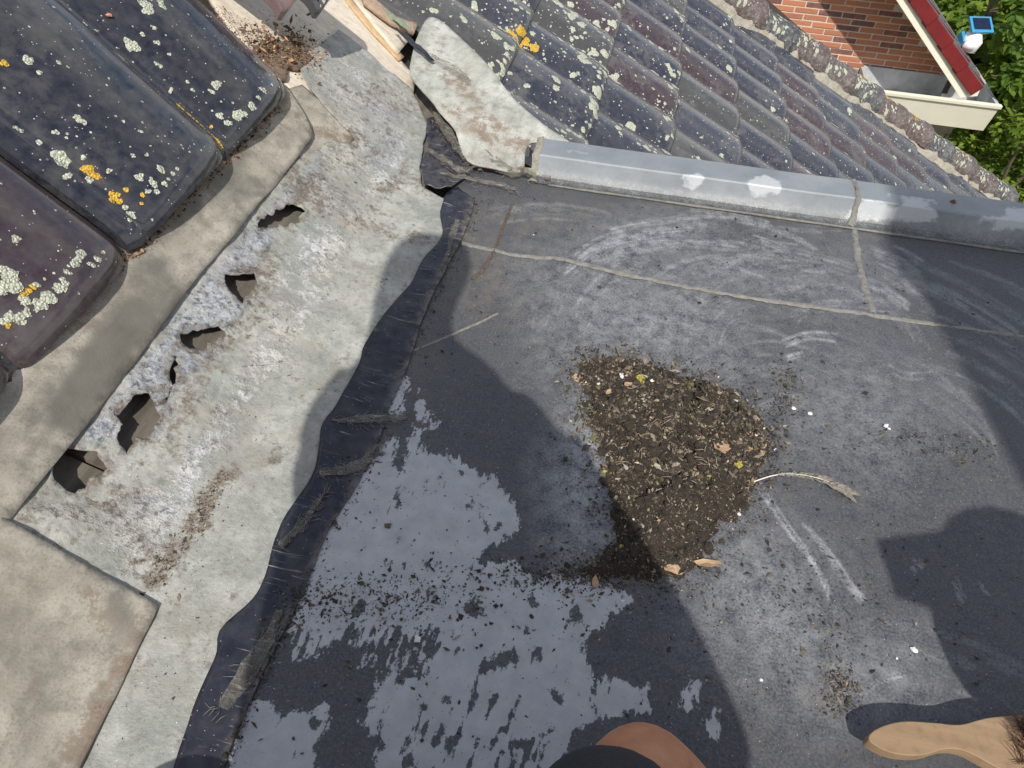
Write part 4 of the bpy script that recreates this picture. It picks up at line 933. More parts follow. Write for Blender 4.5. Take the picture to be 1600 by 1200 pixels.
if rest:
    VV = []; FF = []; k = 0
    bv = np.array([v.co[:] for v in brick.vertices]); bf = [tuple(p.vertices) for p in brick.polygons]
    parts = [(bv + np.array(M.translation), bf) for M in rest]
    add('brickwork', *merge(parts), MM['brick'], wall, True, kind='stuff')
# box gutter: slanting front, end, bottom, back
gt = at_y([(1368, 139), (1563, 168)], YG); zt = float(gt[:, 2].mean()); x0g, x1g = float(gt[0, 0]) - .05, float(gt[1, 0])
def gbox(name, x0, x1, z0, z1, ya, yb, yc, yd, mat, par): return add(name, *prism([(x0, ya, z1), (x0, yb, z1), (x0, yd, z0), (x0, yc, z0)], (x1 - x0, 0, 0)), mat, par, True, bevel=.004)
gf = gbox('gutter_front', x0g, x1g, zt - .26, zt, YG, YG + .03, YG + .07, YG + .10, MM['cream'], house)
add('gutter_lip', *prism([(x0g - .01, YG - .014, zt + .002), (x0g - .01, YG + .036, zt + .002), (x0g - .01, YG + .036, zt - .028), (x0g - .01, YG - .008, zt - .028)], (x1g - x0g + .02, 0, 0)), MM['cream'], gf, True, bevel=.003)
add('gutter_bottom', *boxv(x0g, x1g - .03, YG + .09, YW + .01, zt - .26, zt - .235), MM['cream'], house, True)
gl = add('gutter_lining', *boxv(x0g + .03, x1g - .05, YG + .05, YW - .022, zt - .165, zt - .155), MM['gutter'], house, True)
add('gutter_back', *boxv(x0g + .01, x1g - .03, YW - .03, YW - .018, zt - .16, zt + .03), MM['gutter'], house, True)
add('gutter_end', *prism([(x0g - .012, YG + .0, zt - .004), (x0g - .012, YW - .031, zt + .02), (x0g - .012, YW - .031, zt - .2), (x0g - .012, YG + .06, zt - .2)], (.03, 0, 0)), MM['gutter'], house, True)
add('gutter_end', *prism([(x1g, YG + .003, zt - .004), (x1g, YW + .4, zt + .0), (x1g, YW + .4, zt - .2), (x1g, YG + .075, zt - .255)], (-.03, 0, 0)), MM['gutter'], house, True)
# verge board, red verge tiles, grey roof behind
a0, a1 = at_y([(1400, 0), (1495, 145)], YG); dr = (a1 - a0); dr[1] = 0; dr /= np.linalg.norm(dr); nr = np.array([-dr[2], 0, dr[0]])
ext = a0 - dr * 1.6; low = a1 + dr * .06; wd = .105
add('verge_board', *prism([ext, low, low + np.array([.10, 0, .0]) + nr * .04, low + nr * wd - dr * .02 + np.array([.07, 0, 0]), ext + nr * wd], (0, .03, 0)), MM['cream'], house, True, bevel=.003)
add('soffit', *prism([v + np.array([0, .031, 0]) for v in (ext + nr * .03, low + nr * .03, low + nr * .045, ext + nr * .045)], (0, YW - YG - .02, 0)), MM['cream'], house, True)
for k in range(0, 9):
    p = low + dr * (.02 - .255 * k) + nr * (wd - .035 + .0); q = p - dr * .30
    h0, h1 = .105, .09
    add('verge_tile', *prism([p + np.array([0, -.035, 0]), q + np.array([0, -.022, 0]) - nr * .012, q + nr * h1 + np.array([0, -.022, 0]), p + nr * h0 + np.array([0, -.035, 0])], (0, .028, 0)), MM['red'], house, True, bevel=.006)
    add('red_tile', *prism([p + nr * h0, p + nr * (h0 + .016), q + nr * (h1 + .010), q + nr * h1], (0, .22, 0)), MM['red'], house, True, bevel=.006)
add('roof', *prism([ext + nr * .15, low + nr * .15 + dr * .02, low + nr * .185 + dr * .02, ext + nr * .185], (0, 5, 0)), MM['slate'], house, True)
for k in range(22): 
    p = low + dr * (.03 - .10 * k) + nr * .186
    add('roof_course', *prism([p + np.array([0, .2, 0]), p - dr * .115 + np.array([0, .2, 0]), p - dr * .115 + nr * .004 + np.array([0, .2, 0]), p + nr * .013 + np.array([0, .2, 0])], (0, 4.7, 0)), MM['slate'], house, True)
for nm, px, y, r in (('bracket', (1513, 152), YG + .1, .035), ('bracket', (1478, 148), YG + .25, .03)):
    p = at_y([px], y)[0]; add(nm, *boxv(p[0] - r, p[0] + r, y - .03, y + .03, zt - .15, zt - .06), MM['white'], house, True, bevel=.006)

# the solar lamp on a post beside that house
sl = at_y([(1532, 40)], 6.9)[0]
lamp = thing('solar_lamp', (sl[0], sl[1], -5), 'blue framed solar panel over a white lamp on a post near foliage', 'solar lamp')
def tilted(c, w, h, t, tx=.55, tz_=.25):
    R = Matrix.Rotation(tz_, 3, 'Z') @ Matrix.Rotation(tx, 3, 'X'); V, F = boxv(-w, w, -h, h, 0, t); return [np.array(R @ Vector(v)) + c for v in V], F
pf = add('panel_frame', *tilted(sl, .095, .075, .018), MM['blue'], lamp, True, bevel=.004)
add('panel', *tilted(sl + np.array([0, -.008, .016]), .072, .053, .006), MM['panel'], pf, True)
V, F = tube([sl + np.array([-.02, .0, -.06]), sl + np.array([-.02, -.03, -.12]), sl + np.array([-.025, -.05, -.2])], [.06, .085, .06], 14); add('lamp_body', V, F, MM['white'], lamp)
V, F = tube([sl + np.array([-.05, -.06, -.12]), sl + np.array([-.055, -.12, -.14])], [.04, .05], 12); add('lamp_head', V, F, MM['white'], lamp)
add('back_case', *tilted(sl + np.array([-.04, .03, -.16]), .085, .05, .09), MM['blue'], lamp, True, bevel=.006)
V, F = tube([sl + np.array([0, .06, .0]), np.array([sl[0], sl[1] + .06, -5])], .025, 8); add('post', V, F, MM['bark'], lamp)

# ================================================================== GARDEN
gr = add('ground', *boxv(-60, 60, -40, 120, -5.4, -5), MM['ground'], None, True); gr['kind'] = 'structure'
def leaf_crown(c, rad, n, size, seed, clumps):
    r = np.random.default_rng(seed); cc = r.normal(0, .48, (clumps, 3)) * rad; cr = r.uniform(.16, .34, clumps) * np.mean(rad)
    tone_c = r.uniform(0, .8, clumps)
    k = r.integers(0, clumps, n); d = r.normal(0, 1, (n, 3)); d /= np.linalg.norm(d, axis=1)[:, None]
    P = np.array(c) + cc[k] + d * (cr[k] * r.uniform(.45, 1.05, n) ** .6)[:, None]
    V = np.zeros((n, 6, 3)); T = np.zeros((n, 6, 3)); s = size * r.uniform(.55, 1.3, n)
    up = np.array([0, 0, 1.]) * .9 + d * .7 + r.normal(0, .45, (n, 3)); up /= np.linalg.norm(up, axis=1)[:, None]
    a = np.cross(up, r.normal(0, 1, (n, 3))); a /= np.linalg.norm(a, axis=1)[:, None]; b = np.cross(up, a)
    shp = [(0, -.5, 0), (.32, -.15, .06), (.24, .3, .04), (0, .62, -.1), (-.24, .3, .04), (-.32, -.15, .06)]
    for i, (u, v, w) in enumerate(shp): V[:, i] = P + (a * u + b * v + up * w) * s[:, None]
    tn = np.clip(tone_c[k] + r.normal(0, .18, n), 0, 1); T[:] = tn[:, None, None]
    F = (np.arange(n)[:, None] * 6 + np.array([0, 1, 2, 3])).tolist() + (np.arange(n)[:, None] * 6 + np.array([0, 3, 4, 5])).tolist()
    return V.reshape(-1, 3), F, T.reshape(-1, 3)
def tree(name, label, px, y, rad, n, size, mat, seed, clumps=40, group=None, cat='tree'):
    c = at_y([px], y)[0]; t = thing(name, (c[0], c[1], -5), label, cat, group)
    r = np.random.default_rng(seed)
    tr = [np.array([c[0], c[1], -5]), c + np.array([.05, .02, -.6 * rad[2]]), c + np.array([0, 0, rad[2] * .3])]
    tk = add('trunk', *tube(smooth(tr, 5), np.linspace(.09, .02, 11), 9), MM['bark'], t)
    for i in range(7):
        e = c + r.normal(0, .5, 3) * rad; st_ = tr[1] + (tr[2] - tr[1]) * r.uniform(0, .8)
        add('limb', *tube(smooth([st_, (st_ + e) / 2 + r.normal(0, .05, 3), e], 4), np.linspace(.03, .006, 9), 6), MM['bark'], tk)
    V, F, T = leaf_crown(c, np.array(rad), n, size, seed, clumps); add('crown', V, F, mat, t, True, dict(tone=T))
    return t
tree('maple_tree', 'tall bright green leafy tree rising behind the solar lamp', (1600, 40), 8.6, (1.2, 1.0, 1.1), 5200, .13, MM['leaf_y'], 1)
tree('maple_tree', 'lime tipped leafy tree between the solar lamp and the gutter corner', (1590, 145), 7.6, (.62, .7, .75), 3400, .10, MM['leaf_y'], 2)
tree('garden_shrub', 'dark dense shrub mass filling the corner below the gutter end', (1625, 210), 8.2, (1.4, 1.0, 1.2), 6500, .10, MM['leaf'], 3, 60, None, 'shrub')
tree('garden_shrub', 'fine leaved green shrub right behind the last hip cap', (1590, 290), 6.4, (.62, .8, .7), 5600, .055, MM['leaf_y'], 4, 46, None, 'shrub')
tree('garden_shrub', 'small feathery shrub under the cream gutter', (1450, 262), 6.9, (.45, .3, .35), 3000, .05, MM['leaf_y'], 5, 26, None, 'shrub')
tree('garden_shrub', 'deep green hedge shrub at the far bottom of the garden', (1560, 250), 9.5, (2.2, 1.2, 1.6), 7000, .10, MM['leaf'], 6, 70, None, 'shrub')
V, F = tube([at_y([(1560, -30)], 8.2)[0], at_y([(1552, 12)], 8.0)[0], at_y([(1541, 44)], 7.9)[0]], [.05, .05, .05], 8)
bt = add('garden_post', V, F, MM['bark']); tag(bt, 'weathered brown post end among the leaves', 'post')

# ================================================================== DEBRIS ON THE MEMBRANE
pile_px = [(898, 590), (912, 568), (940, 560), (985, 562), (1035, 580), (1072, 594), (1110, 600), (1150, 620), (1185, 660), (1202, 695), (1180, 740), (1172, 780), (1150, 800), (1120, 828), (1102, 850), (1092, 880), (1062, 900), (1020, 905), (980, 900), (930, 908), (902, 892), (938, 868), (962, 840), (960, 800), (950, 760), (945, 722), (936, 690), (914, 660), (920, 622)]
pile_xy = at_z(pile_px, 0)[:, :2]
pile = thing('debris_pile', (pile_xy[:, 0].mean(), pile_xy[:, 1].mean(), 0), 'heap of dark soil, moss and leaf litter on the flat roof', 'debris pile')
def z_pile(x, y):
    d = sdf_poly(np.stack([x, y], 1), pile_xy); d = np.clip(d - .004, 0, 1)
    return .0008 + .027 * (1 - np.exp(-d / .03)) * (1 + 1.3 * fbm(x, y, 32, 3, 7)) + .009 * fbm(x, y, 110, 3, 8) * (d > .004)
sheet('soil_mound', ragged(pile_xy, .005, .006, 4), z_pile, MM['soil'], pile, (), .0028, 0, None, 4)
PAL = np.array([(.022, .017, .012), (.035, .027, .018), (.055, .042, .028), (.09, .072, .05), (.14, .11, .075), (.20, .155, .105), (.30, .25, .18), (.045, .045, .022), (.10, .095, .03)])
PW = np.array([.20, .18, .17, .14, .12, .08, .05, .04, .02]); PW /= PW.sum()
def bits(P, size, seed, flat=.5):
    r = np.random.default_rng(seed); n = len(P); O = np.array([(1, 0, 0), (-1, 0, 0), (0, 1, 0), (0, -1, 0), (0, 0, 1), (0, 0, -1.)])
    q = r.normal(0, 1, (n, 4)); q /= np.linalg.norm(q, axis=1)[:, None]; w, x, y, z = q.T
    R = np.stack([1 - 2 * (y * y + z * z), 2 * (x * y - z * w), 2 * (x * z + y * w), 2 * (x * y + z * w), 1 - 2 * (x * x + z * z), 2 * (y * z - x * w), 2 * (x * z - y * w), 2 * (y * z + x * w), 1 - 2 * (x * x + y * y)], 1).reshape(n, 3, 3)
    sc = size[:, None] * np.stack([r.uniform(.5, 1.7, n), r.uniform(.4, 1.0, n), r.uniform(.15, .7, n)], 1)
    L = O[None] * sc[:, None, :] * r.uniform(.6, 1.3, (n, 6, 1)); V = np.einsum('nij,nkj->nki', R, L); V[:, :, 2] *= flat
    V += P[:, None, :]
    V[:, :, 2] -= np.minimum(V[:, :, 2].min(1) - (P[:, 2] - size * .1), 0)[:, None] * .6
    F = np.array([(0, 2, 4), (2, 1, 4), (1, 3, 4), (3, 0, 4), (2, 0, 5), (1, 2, 5), (3, 1, 5), (0, 3, 5)])
    FF = (np.arange(n)[:, None, None] * 6 + F[None]).reshape(-1, 3)
    C = PAL[r.choice(len(PAL), n, p=PW)] * r.uniform(.7, 1.3, (n, 1)); C = np.repeat(C[:, None], 6, 1)
    return V.reshape(-1, 3), FF.tolist(), C.reshape(-1, 3)
r = np.random.default_rng(3); lo = pile_xy.min(0); hi = pile_xy.max(0)
Q = r.uniform(lo - .03, hi + .03, (64000, 2)); d = sdf_poly(Q, pile_xy)
Q = Q[(d > 0) | (r.random(len(Q)) < .5 * np.exp(np.minimum(d, 0) / .018))]; Q = Q[:21000]
sz = np.minimum(r.exponential(.0012, len(Q)) + .0008, .0065)
# finer soil towards the near side of the heap, coarser litter at the far side
fine = np.clip((to_px(np.column_stack([Q, Q[:, 0] * 0]))[:, 1] - 700) / 150, 0, 1); sz = sz * (1 - .45 * fine)
P3 = np.column_stack([Q, z_pile(Q[:, 0], Q[:, 1]) + sz * .3]); V, F, C_ = bits(P3, sz, 1, .7); C_ = C_ * 1.35 * (1 + .9 * np.repeat(fbm(Q[:, 0], Q[:, 1], 45, 2, 17), 6))[:, None]
add('litter', V, F, MM['bits'], pile, True, dict(tone=C_), kind='stuff')
tw = []
for i in range(80):
    c = pile_xy.mean(0) + r.normal(0, .055, 2)
    if sdf_poly(c[None], pile_xy)[0] < .01: continue
    a = r.uniform(0, 6.3); L = r.uniform(.005, .02); z = float(z_pile(c[:1], c[1:])[0]) + .004
    tw.append(tube([(c[0], c[1], z), (c[0] + L / 2 * math.cos(a) + r.normal(0, .001), c[1] + L / 2 * math.sin(a), z + r.uniform(0, .004)), (c[0] + L * math.cos(a), c[1] + L * math.sin(a), z + r.uniform(-.002, .005))], [.0006, .0005, .0003], 5))
fq = pile_xy.mean(0) + r.normal(0, .06, (2600, 2)); fq = fq[sdf_poly(fq, pile_xy) > -.004][:1500]
fs = np.minimum(r.exponential(.0016, len(fq)) + .0016, .007) * np.where(to_px(np.column_stack([fq, fq[:, 0] * 0]))[:, 1] > 760, .5, 1)
V, F, C_ = bits(np.column_stack([fq, z_pile(fq[:, 0], fq[:, 1]) + .002]), fs, 21, .35); add('flakes', V, F, MM['bits'], pile, True, dict(tone=np.clip(C_ * 2.0, 0, .42)), kind='stuff')
cl_ = []
for i in range(420):                                  # matted soil clumps
    c = pile_xy.mean(0) + r.normal(0, .065, 2)
    if sdf_poly(c[None], pile_xy)[0] < -.006: continue
    bm = bmesh.new(); bmesh.ops.create_icosphere(bm, subdivisions=1, radius=1); v_ = np.array([v.co[:] for v in bm.verts]); f_ = [tuple(v.index for v in f.verts) for f in bm.faces]; bm.free()
    q_ = r.uniform(.002, .0085); v_ = v_ * (1 + r.uniform(-.35, .35, (len(v_), 1))) * q_ * r.uniform(.6, 1.4, 3); v_[:, 2] *= .6
    cl_.append((v_ + np.array([c[0], c[1], max(float(z_pile(c[:1], c[1:])[0]), 0) + q_ * .25]), f_))
V, F = merge(cl_); add('soil_clumps', V, F, MM['soil'], pile, True, kind='stuff')
V, F = merge(tw); add('twigs', V, F, MM['rough'], pile, kind='stuff')
# loose crumbs swept over the membrane
CL = [(1228, 612, 14, 30, 620), (1215, 650, 22, 14, 90), (1450, 690, 60, 14, 330), (1505, 712, 24, 12, 60), (880, 900, 60, 14, 1500), (780, 915, 50, 22, 260), (560, 935, 80, 22, 800), (480, 945, 30, 18, 160), (700, 930, 90, 40, 600), (900, 980, 70, 40, 240), (1312, 1078, 15, 24, 520), (1330, 905, 40, 90, 130), (1180, 920, 120, 60, 420), (1260, 700, 60, 40, 130), (1480, 960, 70, 80, 110), (1000, 1020, 200, 90, 260), (720, 1060, 160, 80, 240), (1200, 1020, 120, 70, 240), (900, 560, 60, 40, 120), (1100, 500, 280, 140, 420), (740, 480, 90, 130, 260), (1300, 420, 260, 70, 240), (620, 700, 30, 60, 120), (545, 760, 30, 40, 130), (760, 300, 60, 16, 160), (700, 330, 26, 26, 200), (1240, 960, 60, 60, 120)]
pts = np.concatenate([np.stack([r.normal(a, c, n), r.normal(b, d_, n)], 1) for a, b, c, d_, n in CL])
te = smooth(tr_, 10); kk = r.integers(0, len(te), 1500); pts = np.concatenate([pts, te[kk] + r.normal(3, 6, (1500, 2))])
pts = np.concatenate([pts, np.stack([r.uniform(300, 1620, 900), r.uniform(300, 1250, 900)], 1)])
W = at_z(pts, 0); W = W[(W[:, 0] > -.325) & (W[:, 1] < 1.34) & (W[:, 0] < 1.6)]
sz = np.minimum(r.exponential(.0008, len(W)) + .0005, .0050); W[:, 2] = sz * .25 + .004 * (W[:, 0] < -.29)
V, F, C_ = bits(W, sz, 2, .6); cr = add('crumbs', V, F, MM['bits'], None, True, dict(tone=C_), kind='stuff')
tag(cr, 'dark soil crumbs and grit scattered over the flat roof', 'crumbs')
# grit in the fold of the zinc and under the big tiles
def on(fn, line, w, n, s, seed):
    r = np.random.default_rng(seed); L = smooth(line, 10); k = r.integers(0, len(L), n); p = L[k] + r.normal(0, 1, (n, 2)) * w
    A = hit(p, fn, n=300); A = A[np.isfinite(A).all(1)]; z = np.minimum(r.exponential(s, len(A)) + s * .6, s * 6); A[:, 2] += z * .2; return A, z
A, z1 = on(z_zinc, [(350, 745), (320, 790), (300, 830), (262, 880), (238, 908)], 9, 900, .0007, 5); B, z2 = on(z_zinc, [(640, 300), (560, 420), (430, 620), (330, 800), (240, 1080)], 50, 420, .0006, 6)
V, F, C_ = bits(np.concatenate([A, B]), np.concatenate([z1, z2]), 6, .6); C_ = C_ * 2.2
cr = add('grit', V, F, MM['bits'], None, True, dict(tone=C_), kind='stuff'); tag(cr, 'brown grit gathered in the fold of the zinc flashing', 'grit')
A, z1 = on(z_lead, [(-20, 590), (60, 525), (130, 460), (200, 396), (260, 340), (330, 268), (385, 215), (430, 165)], 7, 2200, .0011, 7)
V, F, C_ = bits(A, z1, 8, .7); C_ = C_ * np.array([1.9, 1.5, 1.25])
cr = add('tile_dirt', V, F, MM['bits'], None, True, dict(tone=C_), kind='stuff'); tag(cr, 'crumbly brown dirt packed under the lower tile edge', 'dirt')
zg = lambda x, y: .108 + (-.608 - x) * .62 - .015
A, z1 = on(zg, [(400, 60), (430, 85), (460, 75), (480, 90)], 16, 1500, .0014, 9); A2, z2 = on(zg, [(340, 20), (380, 60), (420, 110)], 8, 500, .001, 10)
A[:, 2] += r.uniform(0, .015, len(A)); V, F, C_ = bits(np.concatenate([A, A2]), np.concatenate([z1, z2]), 11, .8); C_ = C_ * np.array([3., 2.1, 1.5])
cr = add('mortar_rubble', V, F, MM['bits'], None, True, dict(tone=C_), kind='stuff'); tag(cr, 'crumbling reddish mortar rubble beside the upper big tile', 'rubble')

def lump(name, c, s, mat, label, cat, group, seed, flat=.6, n=2):
    bm = bmesh.new(); bmesh.ops.create_icosphere(bm, subdivisions=n, radius=1); rr = np.random.default_rng(seed); k = rr.uniform(.6, 1.3, 3)
    V = np.array([v.co[:] for v in bm.verts]); F = [tuple(v.index for v in f.verts) for f in bm.faces]; bm.free()
    V = V * (1 + rr.uniform(-.28, .28, (len(V), 1))) * k * s; V[:, 2] *= flat; V[:, 2] -= V[:, 2].min(); V[:, 2] = V[:, 2] * .9
    a = rr.uniform(0, 6.3); V = np.stack([V[:, 0] * math.cos(a) - V[:, 1] * math.sin(a), V[:, 0] * math.sin(a) + V[:, 1] * math.cos(a), V[:, 2]], 1) + c
    return tag(add(name, V, F, mat, None, True), label, cat, group)
gp = lambda p: (lambda w: np.array([w[0], w[1], max(float(z_pile(w[:1], w[1:2])[0]) if sdf_poly(w[None, :2], pile_xy)[0] > 0 else .0003, 0)]))(at_z([p], .004)[0])
for i, (p, s) in enumerate([((995, 610), .0065), ((1001, 602), .005), ((1150, 735), .0055), ((1153, 728), .004), ((1038, 708), .004), ((1016, 745), .004), ((1040, 700), .003), ((970, 857), .0028), ((945, 735), .0032), ((1000, 618), .0045), ((1103, 755), .0035)]):
    lump('moss_clump', gp(p), s, MM['moss'], 'small yellow green moss clump on the soil heap', 'moss', 'moss clumps on the heap', 50 + i)
CHIP = {(1385, 664): 'larger white flake on bare membrane among swept crumbs away from the heap', (1390, 668): 'white flake touching the larger flake away from the heap', (1241, 636): 'white chip at the foot of the small crumb patch beside the heap', (1267, 644): 'oval white chip just beyond the small crumb patch beside the heap', (974, 937): 'white chip on the pale film below the tail of the heap',
        (652, 998): 'pale pebble in a dark spot of the pale film', (1430, 1014): 'pale pebble in the shadow above the brush handle', (1403, 1027): 'tiny white chip at the shadow edge above the brush handle', (1156, 802): 'white chip just off the heap below the feather quill', (968, 604): 'biggest grey white lichen chip at the top of the heap', (938, 645): 'white chip at the heap flank under the orange leaf bit', (1148, 632): 'flat white chip on the far rim of the heap'}
for i, (p, s) in enumerate([((915, 597), .004), ((914, 606), .0038), ((934, 606), .0038), ((968, 604), .0055), ((938, 645), .0042), ((1012, 622), .004), ((1148, 632), .0042), ((1180, 685), .003), ((1190, 688), .0026), ((1156, 802), .0036), ((989, 816), .002), ((937, 760), .002), ((1385, 664), .0055), ((1390, 668), .004), ((1241, 636), .004), ((1267, 644), .0042), ((974, 937), .0028), ((652, 998), .0055), ((1191, 1061), .0022), ((1403, 1027), .0018), ((1430, 1014), .0045), ((838, 645), .0016), ((834, 365), .0018), ((767, 398), .0018), ((1212, 700), .003)]):
    onh = sdf_poly(at_z([p], 0)[:, :2], pile_xy)[0] > 0
    lb = CHIP.get(p)
    lump('pale_chip', gp(p), s * .75, MM['chip'], lb or ('small white chip of lichen or stone on the soil heap' if onh else 'tiny white chip lying loose on the bare membrane'), 'chip', None if lb else 'white chips on the heap' if onh else 'white chips on the membrane', 90 + i, .5)
for i, (p, s) in enumerate([((36, 528), .007), ((52, 522), .005), ((171, 27), .008), ((415, 175), .006), ((215, 345), .004), ((762, 262), .004), ((715, 170), .004)]):
    w = px_on_tile(p, nt[1]) if i == 2 else None
    c = np.array((nt[1] @ Vector((w[0], w[1], float(surf_n(np.array([w[0]]), np.array([w[1]]))[0]))))[:3]) if i == 2 else (hit([p], z_lead)[0] if i in (0, 1, 3, 4) else hit([p], zs)[0])
    lab = ['orange clay shard wedged at the tile edge beside its smaller twin', 'smaller orange clay shard beside the larger one at the tile edge', 'orange clay shard lying on a glossy black tile', 'orange clay shard on the lead at the corner of the upper tile', 'tiny clay shard in the dirt below the middle tile', 'tiny clay crumb on the foil by the trim end', 'tiny clay crumb at the plastic strip tail'][i]
    lump('clay_shard', c, s, MM['clay'], lab, 'shard', None, 140 + i, .35, 1)
def dry_leaf(px, L, Wd, ang, curl, seed, label, mat='dryleaf', tilt=.2):
    """a torn, angular, slightly curled leaf piece"""
    c = gp(px); rr = np.random.default_rng(seed); n = 9; V = [(0, 0, 0)]
    a = np.sort(np.linspace(0, 2 * math.pi, n, endpoint=False) + rr.uniform(-.25, .25, n)); rad = rr.uniform(.55, 1.1, n)
    for f in (.5, 1.):
        for t, q in zip(a, rad): V.append((L / 2 * q * f * math.cos(t), Wd / 2 * q * f * math.sin(t), 0))
    V = np.array(V); V[:, 2] = curl * .5 * (V[:, 1] ** 2) / (Wd / 2) + rr.normal(0, .0006, len(V)) + tilt * .5 * (V[:, 0] + L / 2) + .003
    ca, sa = math.cos(ang), math.sin(ang); W_ = np.stack([V[:, 0] * ca - V[:, 1] * sa, V[:, 0] * sa + V[:, 1] * ca, V[:, 2]], 1) + c
    F = [(0, 1 + i, 1 + (i + 1) % n) for i in range(n)] + [(1 + i, 1 + n + i, 1 + n + (i + 1) % n, 1 + (i + 1) % n) for i in range(n)]
    return tag(add('dry_leaf', W_, F, MM[mat], None, True, thick=.0005), label, 'leaf')
dry_leaf((1122, 712), .036, .026, -.7, .25, 1, 'large pale tan dry leaf on the middle of the heap')
dry_leaf((1105, 880), .040, .013, .15, .9, 2, 'rolled brown dry leaf at the near edge of the heap')
dry_leaf((1050, 890), .026, .020, -.4, .4, 3, 'crumpled reddish leaf piece beside the rolled leaf at the heap edge')
dry_leaf((950, 622), .014, .010, .9, .4, 4, 'small orange leaf bit among white chips at the heap top')
dry_leaf((978, 620), .014, .011, .2, .5, 5, 'folded brown leaf bit beside the moss clump at the heap top')
dry_leaf((1056, 650), .013, .011, .6, .4, 6, 'small pale pinkish leaf bit in the upper half of the heap')
dry_leaf((1110, 652), .012, .010, 1.9, .4, 7, 'small rust brown leaf bit near the upper right of the heap')
dry_leaf((1190, 708), .013, .011, 1.2, .5, 8, 'cupped tan leaf bit on the outer edge of the heap facing the feather')
dry_leaf((1168, 706), .013, .012, .5, .5, 9, 'rounded brown leaf bit just inside the heap edge')
dry_leaf((900, 592), .012, .009, 2.2, .5, 10, 'curled leaf bit lying off the top corner of the heap')
dry_leaf((930, 910), .022, .009, 1.7, .3, 11, 'upright bark like leaf bit at the tail of the heap')
dry_leaf((1087, 700), .016, .008, 1.2, .4, 12, 'narrow dark pink leaf bit against the large tan leaf')

# the feather
fe = thing('feather', tuple(at_z([(1250, 752)], 0)[0]), 'grey feather with pale quill lying beside the heap', 'feather')
fp = at_z(smooth([(1178, 752), (1210, 744), (1240, 744), (1275, 750), (1305, 760), (1330, 772)], 6), .004); fp[:, 2] = .003 + .006 * np.sin(np.linspace(0, 3.1, len(fp)))
add('quill', *tube(fp, np.linspace(.0011, .0003, len(fp)), 7), MM['quill'], fe)
bv = []
for i in range(260):
    t = rng.uniform(.22, 1) if i < 200 else rng.uniform(.6, 1); k = t * (len(fp) - 1); a = fp[int(k)] + (fp[min(int(k) + 1, len(fp) - 1)] - fp[int(k)]) * (k % 1)
    dv = fp[min(int(k) + 1, len(fp) - 1)] - fp[max(int(k) - 1, 0)]; dv /= np.linalg.norm(dv); sd = np.array([-dv[1], dv[0], 0]) * rng.choice([-1, 1]); L = .012 * math.sin(min((t - .12) * 2.4, 1.75)) * rng.uniform(.6, 1.15)
    m = a + dv * L * .5 + sd * L * .45 + np.array([0, 0, rng.uniform(0, .002)]); e = a + dv * L * 1.15 + sd * L * .7 + np.array([0, 0, rng.uniform(-.002, .001)])
    e[2] = max(e[2], .0008); m[2] = max(m[2], .0012)
    bv.append(tube([a, m, e], [.0005, .0006, .00025], 4))
V, F = merge(bv); add('vane', V, F, MM['feather'], fe, kind='stuff')

# the hand brush
br = thing('hand_brush', (.5, .34, 0), 'wooden hand brush with worn handle lying at the roof edge shadow', 'brush')
ho = smooth([(1357, 1152), (1373, 1137), (1410, 1127), (1460, 1129), (1500, 1132), (1540, 1122), (1580, 1118), (1640, 1116), (1720, 1118), (1725, 1165), (1720, 1212), (1640, 1218), (1570, 1204), (1515, 1176), (1480, 1170), (1440, 1180), (1400, 1178), (1370, 1166)], 4, True)
hv = at_z(ho, .040); V, F = prism(hv - np.array([0, 0, .016]), (0, 0, .016))
hb = add('handle', V, F, MM['handle'], br, bevel=.006); hb.data.set_sharp_from_angle(angle=math.radians(40)); hb.modifiers['bevel'].segments = 4
bs = []
for i in range(700):
    p = at_z([(rng.uniform(1592, 1715), rng.uniform(1128, 1208))], .026)[0]; e = p + np.array([rng.normal(0, .004), rng.normal(0, .004), -.0255]); bs.append(tube([p, (p + e) / 2 + rng.normal(0, .001, 3), e], [.0006, .0006, .0004], 4))
for i in range(260):
    p = at_z([(rng.uniform(1590, 1700), rng.uniform(1128, 1196))], .040)[0]; a = rng.normal(2.6, .6); L = rng.uniform(.006, .020); e = p + np.array([math.cos(a) * L, math.sin(a) * L, rng.uniform(.004, .014)]); bs.append(tube([p, (p + e) / 2 + np.array([0, 0, .003]), e], [.0006, .0005, .0003], 4))
V, F = merge(bs); add('bristles', V, F, MM['bristle'], br, kind='stuff')

# ================================================================== PEOPLE AND THE STACK THAT THROW THE SHADOWS
def skin(name, joints, edges, mat, parent, root=0, sub=2):
    w = WL[parent] if parent else np.zeros(3)
    me = bpy.data.meshes.new(name); me.from_pydata([tuple(np.array(j[0]) - w) for j in joints], edges, []); o = bpy.data.objects.new(name, me); col.objects.link(o); WL[o] = w
    if parent: o.parent = parent
    m = o.modifiers.new('skin', 'SKIN'); m.use_smooth_shade = True
    for i, j in enumerate(joints):
        sv = me.skin_vertices[0].data[i]; sv.radius = (j[1], j[1]) if np.isscalar(j[1]) else j[1]; sv.use_root = (i == root)
    s = o.modifiers.new('sub', 'SUBSURF'); s.levels = s.render_levels = sub
    me.materials.append(mat); return o
k0 = at_z([(985, 1196)], .075)[0]
per = thing('person', (.1, -.2, 0), 'kneeling person in dark shorts with one bare knee on the roof', 'person')
